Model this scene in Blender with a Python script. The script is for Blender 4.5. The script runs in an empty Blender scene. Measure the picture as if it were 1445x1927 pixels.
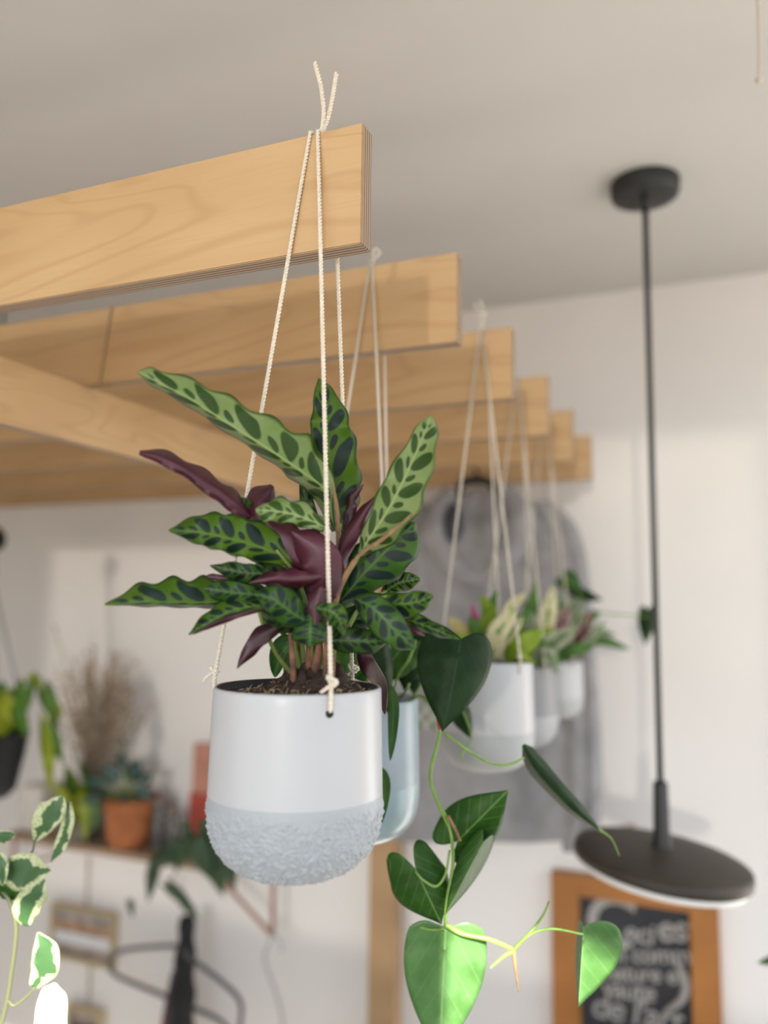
import bpy, bmesh, math, random
import numpy as np
from mathutils import Vector, Matrix, noise, Euler
SC = bpy.context.scene
COL = SC.collection
PI = math.pi
# ------------------------------------------------------------------ camera
F, PITCH, YAW, ROLL = 1511.6, 0.11241, 0.390, 0.01149
EYE = Vector((0, 0, 1.6))
fw = Vector((-math.sin(YAW)*math.cos(PITCH), math.cos(YAW)*math.cos(PITCH), math.sin(PITCH)))
rt0 = Vector((math.cos(YAW), math.sin(YAW), 0)); up0 = rt0.cross(fw)
RT = rt0*math.cos(ROLL)+up0*math.sin(ROLL); UP = -rt0*math.sin(ROLL)+up0*math.cos(ROLL)
cam = bpy.data.cameras.new('camera'); cam_o = bpy.data.objects.new('camera', cam); COL.objects.link(cam_o)
mw = Matrix((RT, UP, -fw)).transposed().to_4x4(); mw.translation = EYE
cam_o.matrix_world = mw
cam.sensor_fit = 'VERTICAL'; cam.sensor_height = 36; cam.sensor_width = 27
cam.lens = F/1927*36; cam.clip_start = .01
cam.dof.use_dof = True; cam.dof.focus_distance = .66; cam.dof.aperture_fstop = 2.1
SC.camera = cam_o
# ------------------------------------------------------------------ light
SC.view_settings.view_transform = 'Standard'; SC.view_settings.look = 'None'
SC.view_settings.gamma = 1; SC.view_settings.exposure = 0.12
SUN_EL, SUN_AZ = math.radians(33), math.radians(30)     # sun high behind the photographer, a little to the right
def sunlamp(name, el, az, power, angle, color):
    l = bpy.data.lights.new(name, 'SUN'); l.energy = power; l.angle = math.radians(angle); l.color = color
    o = bpy.data.objects.new(name, l); COL.objects.link(o)
    d = Vector((math.sin(az)*math.cos(el), -math.cos(az)*math.cos(el), math.sin(el)))   # towards the sun
    o.rotation_euler = d.to_track_quat('Z', 'Y').to_euler(); o.location = (0, -3, 5)
    return o
sunlamp('sun', SUN_EL, SUN_AZ, 21, .6, (1, .95, .88))
sunlamp('sun_glint_from_windows_opposite', math.radians(5.0), math.radians(7.8), 0.60, 1.8, (1, .92, .80))
w = bpy.data.worlds.new('world'); SC.world = w; w.use_nodes = True
nt = w.node_tree; nt.nodes.clear()
wo = nt.nodes.new('ShaderNodeOutputWorld'); bg = nt.nodes.new('ShaderNodeBackground')
tc = nt.nodes.new('ShaderNodeTexCoord'); sx = nt.nodes.new('ShaderNodeSeparateXYZ'); cr = nt.nodes.new('ShaderNodeValToRGB')
mr = nt.nodes.new('ShaderNodeMapRange'); mr.inputs[1].default_value = -1; mr.inputs[2].default_value = 1
nt.links.new(tc.outputs['Generated'], sx.inputs[0]); nt.links.new(sx.outputs[2], mr.inputs[0]); nt.links.new(mr.outputs[0], cr.inputs[0])
cr.color_ramp.elements[0].position = .47; cr.color_ramp.elements[0].color = (.78, .72, .65, 1)
cr.color_ramp.elements[1].position = .53; cr.color_ramp.elements[1].color = (.80, .90, 1, 1)
e = cr.color_ramp.elements.new(1); e.color = (.50, .70, 1, 1)
nt.links.new(cr.outputs[0], bg.inputs[0]); bg.inputs[1].default_value = 2.2
nt.links.new(bg.outputs[0], wo.inputs[0])
def portal(loc, rot, sx_, sy_):
    l = bpy.data.lights.new('window_portal', 'AREA'); l.shape = 'RECTANGLE'; l.size = sx_; l.size_y = sy_; l.cycles.is_portal = True
    o = bpy.data.objects.new('window_portal', l); COL.objects.link(o); o.location = loc; o.rotation_euler = rot
try:
    SC.cycles.use_denoising = True
    SC.cycles.sample_clamp_indirect = 6
    SC.cycles.caustics_reflective = False; SC.cycles.caustics_refractive = False
    SC.cycles.max_bounces = 10; SC.cycles.diffuse_bounces = 6
except Exception: pass
# ------------------------------------------------------------------ helpers
def W(px, py, d):
    "point of the room at depth d (m) seen at photo position px,py"
    return EYE + (fw + RT*((px-722.5)/F) - UP*((py-963.5)/F))*d
def ray(px, py): return fw + RT*((px-722.5)/F) - UP*((py-963.5)/F)
def WY(px, py, Y):
    r = ray(px, py); return EYE + r*(Y/r.y)
def depth(p): return (Vector(p)-EYE).dot(fw)
def mnode(nt, op, a, b=None, c=None):
    n = nt.nodes.new('ShaderNodeMath'); n.operation = op
    for i, v in enumerate((a, b, c)):
        if v is None: continue
        if isinstance(v, (int, float)): n.inputs[i].default_value = v
        else: nt.links.new(v, n.inputs[i])
    return n.outputs[0]
def mixc(nt, f, a, b):
    n = nt.nodes.new('ShaderNodeMix'); n.data_type = 'RGBA'
    for s, v in ((n.inputs[0], f), (n.inputs[6], a), (n.inputs[7], b)):
        if isinstance(v, (int, float)): s.default_value = v
        elif isinstance(v, tuple): s.default_value = (*v[:3], 1)
        else: nt.links.new(v, s)
    return n.outputs[2]
def smooth(nt, x, lo, hi):
    n = nt.nodes.new('ShaderNodeMapRange'); n.interpolation_type = 'SMOOTHSTEP'
    nt.links.new(x, n.inputs[0]); n.inputs[1].default_value = lo; n.inputs[2].default_value = hi
    return n.outputs[0]
def coords(nt, kind='Object', scale=(1, 1, 1)):
    t = nt.nodes.new('ShaderNodeTexCoord'); m = nt.nodes.new('ShaderNodeMapping'); m.inputs['Scale'].default_value = scale
    nt.links.new(t.outputs[kind], m.inputs[0]); return m.outputs[0]
def noisen(nt, vec, scale, detail=3, rough=.5, dist=0):
    n = nt.nodes.new('ShaderNodeTexNoise'); n.inputs['Scale'].default_value = scale
    n.inputs['Detail'].default_value = detail; n.inputs['Roughness'].default_value = rough; n.inputs['Distortion'].default_value = dist
    nt.links.new(vec, n.inputs['Vector']); return n.outputs[0]
def mat(name, col=(.5, .5, .5), rough=.6, metal=0, spec=.5, var=.0, vscale=20, bump=0, bscale=200, transl=0, tcol=None, sheen=0, emit=None, alpha=1):
    m = bpy.data.materials.new(name); m.use_nodes = True; nt = m.node_tree; b = nt.nodes['Principled BSDF']
    b.inputs['Base Color'].default_value = (*col, 1); b.inputs['Roughness'].default_value = rough
    b.inputs['Metallic'].default_value = metal; b.inputs['Specular IOR Level'].default_value = spec
    if sheen: b.inputs['Sheen Weight'].default_value = sheen
    v = coords(nt)
    csock = col
    if var:
        f = noisen(nt, v, vscale, 4)
        csock = mixc(nt, smooth(nt, f, .3, .7), tuple(c*(1-var) for c in col), tuple(min(1, c*(1+var)) for c in col))
        nt.links.new(csock, b.inputs['Base Color'])
    if bump:
        bn = nt.nodes.new('ShaderNodeBump'); bn.inputs['Strength'].default_value = bump; bn.inputs['Distance'].default_value = .002
        nt.links.new(noisen(nt, v, bscale, 4), bn.inputs['Height']); nt.links.new(bn.outputs[0], b.inputs['Normal'])
    if emit:
        b.inputs['Emission Color'].default_value = (*emit[:3], 1); b.inputs['Emission Strength'].default_value = emit[3]
    if transl: add_transl(m, csock if not tcol else tcol, transl)
    return m
def add_transl(m, c, f):
    nt = m.node_tree; b = nt.nodes['Principled BSDF']; out = nt.nodes['Material Output']
    t = nt.nodes.new('ShaderNodeBsdfTranslucent'); mx = nt.nodes.new('ShaderNodeMixShader'); mx.inputs[0].default_value = f
    if isinstance(c, tuple): t.inputs[0].default_value = (*c[:3], 1)
    else: nt.links.new(c, t.inputs[0])
    nt.links.new(b.outputs[0], mx.inputs[1]); nt.links.new(t.outputs[0], mx.inputs[2]); nt.links.new(mx.outputs[0], out.inputs[0])
def linko(name, me, m=None, parent=None, smooth_=True):
    o = bpy.data.objects.new(name, me); COL.objects.link(o)
    for x in (m if isinstance(m, (list, tuple)) else [m]):
        if x: me.materials.append(x)
    if smooth_: 
        for p in me.polygons: p.use_smooth = True
    if parent is not None:
        o.parent = parent
        o.matrix_parent_inverse = Matrix.LocRotScale(parent.location, parent.rotation_euler, None).inverted()
    return o
def raw(name, V, Fc, m=None, parent=None, uv=None, smooth_=True):
    me = bpy.data.meshes.new(name); me.from_pydata([tuple(v) for v in V], [], Fc); me.update()
    if uv is not None:
        l = me.uv_layers.new(name='UVMap'); vi = np.empty(len(me.loops), dtype=np.int32); me.loops.foreach_get('vertex_index', vi)
        l.data.foreach_set('uv', np.array(uv, dtype=np.float32)[vi].ravel())
    return linko(name, me, m, parent, smooth_)
def thing(name, loc, label, cat, group=None):
    o = bpy.data.objects.new(name, None); COL.objects.link(o); o.location = loc; o.empty_display_size = .05
    return tag(o, label, cat, group)
def tag(o, label, cat, group=None, kind=None):
    o['label'] = label; o['category'] = cat
    if group: o['group'] = group
    if kind: o['kind'] = kind
    return o
def struct(o): o['kind'] = 'structure'; return o
class MB:
    def __init__(s): s.v = []; s.f = []; s.uv = []
    def add(s, V, Fc, uv=None):
        n = len(s.v); s.v += [Vector(v) for v in V]; s.f += [tuple(i+n for i in f) for f in Fc]
        s.uv += list(uv) if uv is not None else [(0, 0)]*len(V); return s
    def box(s, a, b, bev=0):
        bm = bmesh.new(); bmesh.ops.create_cube(bm, size=1)
        a = Vector(a); b = Vector(b); d = b-a
        for v in bm.verts: v.co = Vector(((v.co.x+.5)*d.x+a.x, (v.co.y+.5)*d.y+a.y, (v.co.z+.5)*d.z+a.z))
        if bev: bmesh.ops.bevel(bm, geom=bm.edges[:], offset=bev, segments=2, affect='EDGES')
        bm.verts.index_update()
        s.add([v.co.copy() for v in bm.verts], [[v.index for v in f.verts] for f in bm.faces]); bm.free(); return s
    def lathe(s, prof, c, n=48, ax=None, close=False):
        ax = ax or Matrix.Identity(3); c = Vector(c); V = []; Fc = []; k = len(prof)
        for i in range(n):
            a = 2*PI*i/n
            for r, z in prof: V.append(c + ax@Vector((r*math.cos(a), r*math.sin(a), z)))
        for i in range(n):
            j = (i+1) % n
            for q in range(k-1):
                Fc.append((i*k+q, j*k+q, j*k+q+1, i*k+q+1))
        return s.add(V, Fc)
    def tube(s, P, r, n=8, cap=True, uvl=1):
        P = [Vector(p) for p in P]; k = len(P); V = []; Fc = []; uv = []
        rr = r if isinstance(r, (list, tuple)) else [r]*k
        t0 = (P[1]-P[0]).normalized(); nrm = t0.orthogonal().normalized(); L = 0
        for i in range(k):
            t = (P[min(i+1, k-1)]-P[max(i-1, 0)]).normalized()
            nrm = (nrm - t*nrm.dot(t)).normalized(); bn = t.cross(nrm)
            if i: L += (P[i]-P[i-1]).length
            for j in range(n):
                a = 2*PI*j/n; V.append(P[i]+(nrm*math.cos(a)+bn*math.sin(a))*rr[i]); uv.append((j/n, L))
        for i in range(k-1):
            for j in range(n):
                q = (j+1) % n; Fc.append((i*n+j, i*n+q, (i+1)*n+q, (i+1)*n+j))
        if cap: Fc.append(tuple(range(n))[::-1]); Fc.append(tuple((k-1)*n+j for j in range(n)))
        return s.add(V, Fc, uv)
    def blob(s, c, r, sq=(1, 1, 1), n=10, amp=0, fr=20):
        bm = bmesh.new(); bmesh.ops.create_icosphere(bm, subdivisions=2 if n < 12 else 3, radius=1); bm.verts.index_update(); c = Vector(c)
        V = []
        for v in bm.verts:
            q = Vector((v.co.x*sq[0], v.co.y*sq[1], v.co.z*sq[2]))*r
            if amp: q *= 1+amp*noise.noise((c+q)*fr)
            V.append(c+q)
        s.add(V, [[v.index for v in f.verts] for f in bm.faces]); bm.free(); return s
    def build(s, name, m, parent=None, smooth_=True): return raw(name, s.v, s.f, m, parent, s.uv, smooth_)
def spline(P, n):
    P = [Vector(p) for p in P]
    if len(P) == 2: return [P[0].lerp(P[1], i/n) for i in range(n+1)]
    Q = [P[0]*2-P[1]]+P+[P[-1]*2-P[-2]]; out = []; seg = len(P)-1
    for i in range(n+1):
        x = i/n*seg; k = min(int(x), seg-1); t = x-k
        a, b, c, d = Q[k], Q[k+1], Q[k+2], Q[k+3]
        out.append(.5*((2*b)+(c-a)*t+(2*a-5*b+4*c-d)*t*t+(3*b-a-3*c+d)*t**3))
    return out
def rope(mb, P, r, pitch=.006, n=6, seg=7):
    "two strands twisted round each other"
    P = [Vector(p) for p in P]; L = [0]
    for i in range(1, len(P)): L.append(L[-1]+(P[i]-P[i-1]).length)
    tot = L[-1]; k = max(8, int(tot/pitch*seg)); A = []; 
    t0 = None; up_ = Vector((.3, 1, .1)).normalized()
    S = [[], []]
    for i in range(k+1):
        d = tot*i/k; j = 0
        while j < len(L)-2 and L[j+1] < d: j += 1
        f = (d-L[j])/max(1e-9, L[j+1]-L[j]); p = P[j].lerp(P[j+1], f); t = (P[j+1]-P[j]).normalized()
        a = t.cross(up_).normalized(); b = t.cross(a); ph = 2*PI*d/pitch
        for s_ in (0, 1):
            S[s_].append(p+(a*math.cos(ph+s_*PI)+b*math.sin(ph+s_*PI))*r*.48)
    for q in S: mb.tube(q, r*.62, n)
# ------------------------------------------------------------------ materials
def plywood(name):
    m = mat(name, rough=.55); nt = m.node_tree; b = nt.nodes['Principled BSDF']
    v = coords(nt, 'Object', (1.2, 6, 6)); n1 = noisen(nt, v, 1.7, 2, .45, .6)
    rings = mnode(nt, 'FRACT', mnode(nt, 'MULTIPLY', n1, 15))
    line = smooth(nt, mnode(nt, 'ABSOLUTE', mnode(nt, 'SUBTRACT', rings, .5)), .28, .5)
    v2 = coords(nt, 'Object', (6, 160, 160)); fine = noisen(nt, v2, 3, 3)
    v3 = coords(nt, 'Object', (2, 5, 5)); big = noisen(nt, v3, 2, 2)
    c = mixc(nt, smooth(nt, big, .3, .7), (.485, .31, .148), (.545, .36, .182))
    c = mixc(nt, mnode(nt, 'MULTIPLY', line, .42), c, (.40, .235, .10))
    c = mixc(nt, mnode(nt, 'MULTIPLY', smooth(nt, fine, .45, .75), .25), c, (.45, .28, .13))
    # plies show on every face that is not a veneer face
    t = nt.nodes.new('ShaderNodeTexCoord'); s1 = nt.nodes.new('ShaderNodeSeparateXYZ'); nt.links.new(t.outputs['Object'], s1.inputs[0])
    s2 = nt.nodes.new('ShaderNodeSeparateXYZ'); nt.links.new(t.outputs['Normal'], s2.inputs[0])
    ply = mnode(nt, 'FRACT', mnode(nt, 'MULTIPLY', s1.outputs[1], 1/.0040))
    pl = smooth(nt, mnode(nt, 'ABSOLUTE', mnode(nt, 'SUBTRACT', ply, .5)), .16, .3)
    pc = mixc(nt, pl, (.40, .30, .21), (.15, .09, .055))
    edge = smooth(nt, mnode(nt, 'ABSOLUTE', s2.outputs[1]), .7, .5)
    inv = smooth(nt, mnode(nt, 'ABSOLUTE', s2.outputs[1]), .5, .7)
    c = mixc(nt, inv, pc, c)
    nt.links.new(c, b.inputs['Base Color'])
    return m
PLY = plywood('birch_plywood')
CORD = mat('cotton_cord', (.70, .63, .52), .9, var=.08, vscale=400)
CORDP = mat('cotton_cord_plain', (.58, .53, .45), .9)
GLAZE = mat('white_glaze', (.455, .46, .472), .32, var=.012, vscale=14, bump=.05, bscale=60)
GREYB = mat('pale_grey_stoneware', (.35, .375, .395), .5, bump=.22, bscale=420)
GREYG = mat('mid_grey_glaze', (.24, .24, .25), .4)
GREYP = mat('light_grey_stoneware', (.38, .39, .395), .6)
def marble():
    m = mat('blue_green_glaze', rough=.25); nt = m.node_tree; b = nt.nodes['Principled BSDF']
    f = noisen(nt, coords(nt, 'Object', (14, 14, 3)), 1.5, 3, .5, 1)
    nt.links.new(mixc(nt, smooth(nt, f, .35, .65), (.27, .35, .38), (.36, .47, .49)), b.inputs['Base Color']); return m
MARB = marble()
MARB2 = mat('blue_grey_glaze', (.27, .33, .37), .3, var=.15, vscale=9)
SOIL = mat('potting_soil', (.045, .026, .018), .95, var=.5, vscale=160, bump=1, bscale=500)
FIB = mat('coco_fibre', (.34, .24, .14), .9, var=.3, vscale=60)
BLACKP = mat('black_plastic', (.010, .011, .013), .5, spec=.25)
STEMB = mat('brown_leaf_sheath', (.18, .085, .05), .7, var=.55, vscale=70)
STEMG = mat('green_petiole', (.16, .22, .05), .5, var=.25, vscale=60)
VINE = mat('green_vine', (.16, .28, .045), .45, var=.2, vscale=50)
def rattle(name, base, base2, blob_, edge, tr, n=6.2, rough=.38, seed=0):
    m = mat(name, rough=rough, spec=.3); nt = m.node_tree; b = nt.nodes['Principled BSDF']
    u_ = nt.nodes.new('ShaderNodeUVMap'); u_.uv_map = 'UVMap'; s = nt.nodes.new('ShaderNodeSeparateXYZ'); nt.links.new(u_.outputs[0], s.inputs[0])
    oc = coords(nt, 'Object'); wob = mnode(nt, 'MULTIPLY', mnode(nt, 'SUBTRACT', noisen(nt, oc, 55, 1), .5), .30)
    v = mnode(nt, 'SUBTRACT', mnode(nt, 'MULTIPLY', s.outputs[1], 2), 1); a0 = mnode(nt, 'ABSOLUTE', v)
    a = mnode(nt, 'ADD', a0, mnode(nt, 'MULTIPLY', wob, .35))
    side = mnode(nt, 'MULTIPLY', mnode(nt, 'GREATER_THAN', v, 0), .42)
    ss = mnode(nt, 'ADD', mnode(nt, 'SUBTRACT', mnode(nt, 'MULTIPLY', s.outputs[0], n), mnode(nt, 'MULTIPLY', a, .62)), mnode(nt, 'ADD', side, mnode(nt, 'ADD', wob, seed)))
    def ell(off, cx, rx, cy, ry):
        f = mnode(nt, 'FRACT', mnode(nt, 'ADD', ss, off))
        dx = mnode(nt, 'DIVIDE', mnode(nt, 'SUBTRACT', f, cx), rx); dy = mnode(nt, 'DIVIDE', mnode(nt, 'SUBTRACT', a, cy), ry)
        d = mnode(nt, 'ADD', mnode(nt, 'MULTIPLY', dx, dx), mnode(nt, 'MULTIPLY', dy, dy))
        n_ = nt.nodes.new('ShaderNodeMapRange'); nt.links.new(d, n_.inputs[0]); n_.inputs[1].default_value = 1.1; n_.inputs[2].default_value = .85
        return n_.outputs[0]
    bl = mnode(nt, 'MAXIMUM', ell(0, .5, .26, .46, .42), ell(.5, .5, .13, .24, .17))
    tipf = smooth(nt, s.outputs[0], .97, .90)
    bl = mnode(nt, 'MULTIPLY', bl, tipf)
    vein = noisen(nt, coords(nt, 'UV', (90, 3, 1)), 2, 2)
    c = mixc(nt, smooth(nt, noisen(nt, oc, 30, 2), .35, .65), base, base2)
    c = mixc(nt, mnode(nt, 'MULTIPLY', smooth(nt, vein, .5, .8), .25), c, tuple(x*1.35 for x in base2))
    c = mixc(nt, bl, c, blob_)
    c = mixc(nt, smooth(nt, a0, .84, .97), c, edge)
    c = mixc(nt, smooth(nt, a0, .055, .02), c, tuple(min(1, x*1.3) for x in base2))
    nt.links.new(c, b.inputs['Base Color'])
    if tr: add_transl(m, c, tr)
    return m
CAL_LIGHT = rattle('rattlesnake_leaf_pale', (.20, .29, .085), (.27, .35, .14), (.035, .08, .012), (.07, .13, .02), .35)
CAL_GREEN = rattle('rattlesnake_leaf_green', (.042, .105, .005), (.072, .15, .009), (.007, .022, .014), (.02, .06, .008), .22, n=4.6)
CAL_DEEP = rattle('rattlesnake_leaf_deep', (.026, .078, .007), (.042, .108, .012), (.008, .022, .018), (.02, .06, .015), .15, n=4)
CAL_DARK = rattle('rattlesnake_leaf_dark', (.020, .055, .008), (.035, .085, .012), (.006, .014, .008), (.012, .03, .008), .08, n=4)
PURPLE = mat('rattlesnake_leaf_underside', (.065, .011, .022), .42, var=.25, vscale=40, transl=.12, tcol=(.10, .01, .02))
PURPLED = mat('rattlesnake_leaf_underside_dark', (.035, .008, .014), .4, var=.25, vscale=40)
DRY = mat('dried_leaf_edge', (.27, .155, .07), .6, var=.3, vscale=60, transl=.2)
def heartmat(name, c1, c2, tr=.15, vein=(.2, .35, .1), rough=.42, spec=.25):
    m = mat(name, rough=rough, spec=spec); nt = m.node_tree; b = nt.nodes['Principled BSDF']
    u_ = nt.nodes.new('ShaderNodeUVMap'); u_.uv_map = 'UVMap'; s = nt.nodes.new('ShaderNodeSeparateXYZ'); nt.links.new(u_.outputs[0], s.inputs[0])
    a = mnode(nt, 'ABSOLUTE', mnode(nt, 'SUBTRACT', s.outputs[1], .5))
    c = mixc(nt, smooth(nt, noisen(nt, coords(nt), 40, 4), .35, .65), c1, c2)
    rib = mnode(nt, 'FRACT', mnode(nt, 'MULTIPLY', mnode(nt, 'SUBTRACT', s.outputs[0], mnode(nt, 'MULTIPLY', a, .9)), 5))
    rb = mnode(nt, 'MULTIPLY', smooth(nt, mnode(nt, 'ABSOLUTE', mnode(nt, 'SUBTRACT', rib, .5)), .06, .02), .22)
    c = mixc(nt, rb, c, vein); c = mixc(nt, mnode(nt, 'MULTIPLY', smooth(nt, a, .018, .005), .6), c, vein)
    nt.links.new(c, b.inputs['Base Color'])
    if tr: add_transl(m, mixc(nt, .5, c, (.12, .35, .01)), tr)
    return m
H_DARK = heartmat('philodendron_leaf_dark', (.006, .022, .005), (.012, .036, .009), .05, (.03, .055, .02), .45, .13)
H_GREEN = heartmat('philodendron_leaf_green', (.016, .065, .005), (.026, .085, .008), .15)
H_LIT = heartmat('philodendron_leaf_sunlit', (.075, .18, .045), (.11, .24, .075), .25, (.22, .36, .13), .30, .5)  # leaves in the sun: sunlight put into a paler green and extra gloss
def variegated(name, green, cream, th, tr=.15, sc=28):
    m = mat(name, rough=.4); nt = m.node_tree; b = nt.nodes['Principled BSDF']
    u_ = nt.nodes.new('ShaderNodeUVMap'); u_.uv_map = 'UVMap'; s = nt.nodes.new('ShaderNodeSeparateXYZ'); nt.links.new(u_.outputs[0], s.inputs[0])
    a = mnode(nt, 'ABSOLUTE', mnode(nt, 'SUBTRACT', mnode(nt, 'MULTIPLY', s.outputs[1], 2), 1))
    f = mnode(nt, 'ADD', a, mnode(nt, 'MULTIPLY', mnode(nt, 'SUBTRACT', noisen(nt, coords(nt), sc*2, 3), .5), 2.3))
    sp = smooth(nt, noisen(nt, coords(nt), 520, 2), .57, .64)
    g = smooth(nt, f, th-.04, th+.04)
    c = mixc(nt, g, green, cream); c = mixc(nt, mnode(nt, 'MULTIPLY', sp, .7), c, green)
    nt.links.new(c, b.inputs['Base Color']); add_transl(m, c, tr); return m
VAR = variegated('cream_edged_leaf', (.055, .13, .045), (.56, .60, .34), .52)
# ------------------------------------------------------------------ leaf builders (coordinates give the traced outline; every leaf has its own depth)
def wlist(L, ts):
    t, v = zip(*L); y = np.interp(ts, t, v)
    k = np.array([1, 2, 3, 2, 1])/9.; yp = np.pad(y, 2, mode='edge'); ys = np.convolve(yp, k, 'valid'); ys[0] = y[0]; ys[-1] = y[-1]
    return ys
def leaf(name, parent, mid, A, B, mats, D0, cupA=0, cupB=0, waves=6, wamp=.1, wz=.003, ph=0, nu=56, nv=12, thick=.0005):
    """mid: (px, py, dz) from stalk to tip; A/B half widths on the left/right of travel in photo px; cup: depth gained at each edge (m)"""
    P = spline([(x, y, z) for x, y, z in mid], nu); ts = np.linspace(0, 1, nu+1)
    wa = wlist(A, ts) if isinstance(A, list) else A*np.sin(np.pi*np.clip(ts, 0, 1)**.8)**.7
    wb = wlist(B, ts) if isinstance(B, list) else B*np.sin(np.pi*np.clip(ts, 0, 1)**.8)**.7
    V = []; uv = []; Fc = []
    for i in range(nu+1):
        p = P[i]; d = P[min(i+1, nu)]-P[max(i-1, 0)]; l = math.hypot(d.x, d.y) or 1; nx, ny = d.y/l, -d.x/l
        t = ts[i]
        for j in range(-nv//2, nv//2+1):
            v = j/(nv/2); a = abs(v); side = v < 0
            wv = math.sin(2*PI*waves*t+ph+(1.3 if side else 0))
            ww = (wa[i] if side else wb[i])*a*(1+wamp*wv*a)
            sg = 1 if side else -1
            z = p.z+(cupA if side else cupB)*a*a*min(1, ww/8) + wz*wv*a*a*math.sin(PI*t)**.5*min(1, ww/10)
            V.append(W(p.x+nx*ww*sg, p.y+ny*ww*sg, D0+z)); uv.append((t, .5+v*.5))
    k = nv+1
    for i in range(nu):
        for j in range(nv): Fc.append((i*k+j, (i+1)*k+j, (i+1)*k+j+1, i*k+j+1))
    o = raw(name, V, Fc, mats, parent, uv)
    fl = sum((pl.normal.dot(pl.center-EYE) for pl in o.data.polygons)) > 0
    if fl: o.data.flip_normals()
    if thick:
        s = o.modifiers.new('thickness', 'SOLIDIFY'); s.thickness = thick; s.offset = -1; s.material_offset = 1 if len(mats) > 1 else 0
    return o
def heart(name, parent, att, tip, WA, WB, m, d_att, d_tip=None, cup=.012, lobe=.26, droop=.006, tipcurl=(0, 0), nth=64, nr=9, edgez=(0, 0), thick=.0005):
    "heart leaf: att = where the stalk meets the blade, tip = point; WA/WB half widths left/right of travel"
    d_tip = d_att if d_tip is None else d_tip
    ax, ay = att; dx, dy = tip[0]-ax, tip[1]-ay; L = math.hypot(dx, dy); dx /= L; dy /= L; nx, ny = dy, -dx
    # outline in (u along, v across) with v=1 at full half width
    pts = [(-.06, 0), (-lobe*.75, .22), (-lobe, .48), (-lobe*.8, .74), (-.02, .93), (.16, 1), (.36, .93), (.56, .72), (.74, .44), (.88, .19), (.96, .06), (1, 0)]
    half = [Vector((u, v, 0)) for u, v in pts]; hs = spline(half, nth//2)
    out = [(q.x, -max(0, q.y)) for q in hs]+[(q.x, max(0, q.y)) for q in reversed(hs[1:-1])]
    V = []; uv = []; Fc = []; n = len(out); cu = .12
    for r in range(nr+1):
        f = r/nr
        for (u, v) in out:
            uu = cu+(u-cu)*f; vv = v*f; w_ = WA if vv < 0 else WB
            px = ax+dx*uu*L+nx*(-vv)*w_+tipcurl[0]*max(0, uu)**3; py = ay+dy*uu*L+ny*(-vv)*w_+tipcurl[1]*max(0, uu)**3
            z = d_att+(d_tip-d_att)*uu+cup*vv*vv+droop*uu*uu+(edgez[0] if vv < 0 else edgez[1])*abs(vv)
            z += .0012*math.sin(uu*22)*abs(vv)
            V.append(W(px, py, z)); uv.append((max(0, min(1, uu*.8+.2)), .5+vv*.5))
    for r in range(nr):
        for i in range(n):
            j = (i+1) % n; Fc.append((r*n+i, r*n+j, (r+1)*n+j, (r+1)*n+i))
    o = raw(name, V, Fc, m, parent, uv)
    if sum((pl.normal.dot(pl.center-EYE) for pl in o.data.polygons)) > 0: o.data.flip_normals()
    if thick:
        s = o.modifiers.new('thickness', 'SOLIDIFY'); s.thickness = thick; s.offset = -1
    return o
def stalk(name, parent, pts, r, m, n=24, sides=8):
    P = spline([W(*p) for p in pts], n)
    rr = [r[0]+(r[1]-r[0])*i/n for i in range(n+1)] if isinstance(r, tuple) else r
    mb = MB(); mb.tube(P, rr, sides); return mb.build(name, m, parent)
# ------------------------------------------------------------------ the room
YW, ZC = 1.95, 2.357                      # back wall, ceiling
X0, X1, YF = -3.2, 1.25, -.48
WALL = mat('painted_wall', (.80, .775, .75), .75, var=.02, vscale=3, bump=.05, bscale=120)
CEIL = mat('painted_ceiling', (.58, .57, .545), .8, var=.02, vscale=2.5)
FLOOR = mat('pale_grey_floor', (.20, .185, .165), .5, var=.15, vscale=6)
def boxo(name, a, b, m, parent=None, bev=0): return MB().box(a, b, bev).build(name, m, parent, False)
struct(boxo('floor', (X0-.1, YF-.15, -.1), (X1+.1, YW+.1, 0), FLOOR))
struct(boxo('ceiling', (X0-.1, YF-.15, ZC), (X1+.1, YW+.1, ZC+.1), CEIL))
struct(boxo('wall_back', (X0-.1, YW, 0), (X1+.1, YW+.1, ZC), WALL))
struct(boxo('wall_left', (X0-.1, YF-.15, 0), (X0, YW, ZC), WALL))
# shop front behind the photographer: low wall, wide lintel, piers; big panes of glass between
LINT = 2.35; SILL = .95; LINT2 = 2.222  # LINT2: unseen lower lintel on the left, added to keep sun off the front pot
mb = MB()
mb.box((X0, YF-.12, 0), (X1, YF, SILL)); mb.box((X0, YF-.12, LINT), (X1, YF, ZC)); mb.box((X0, YF-.12, LINT2), (.47, YF, LINT))
piers = [(X0, -1.6), (.462, .472), (X1-.1, X1)]
for a, b in piers: mb.box((a, YF-.12, SILL), (b, YF, LINT))
struct(mb.build('wall_front', WALL, None, False))
mb = MB(); mb.box((X1, YF-.15, 0), (X1+.1, YW, .9)); mb.box((X1, YF-.15, 2.34), (X1+.1, YW, ZC))
mb.box((X1, YF-.15, .6), (X1+.1, YF+.2, 2.34)); mb.box((X1, 1.90, .9), (X1+.1, YW, 2.34))
struct(mb.build('wall_right', WALL, None, False))
WFR = mat('window_frame_paint', (.7, .7, .68), .5)
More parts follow.
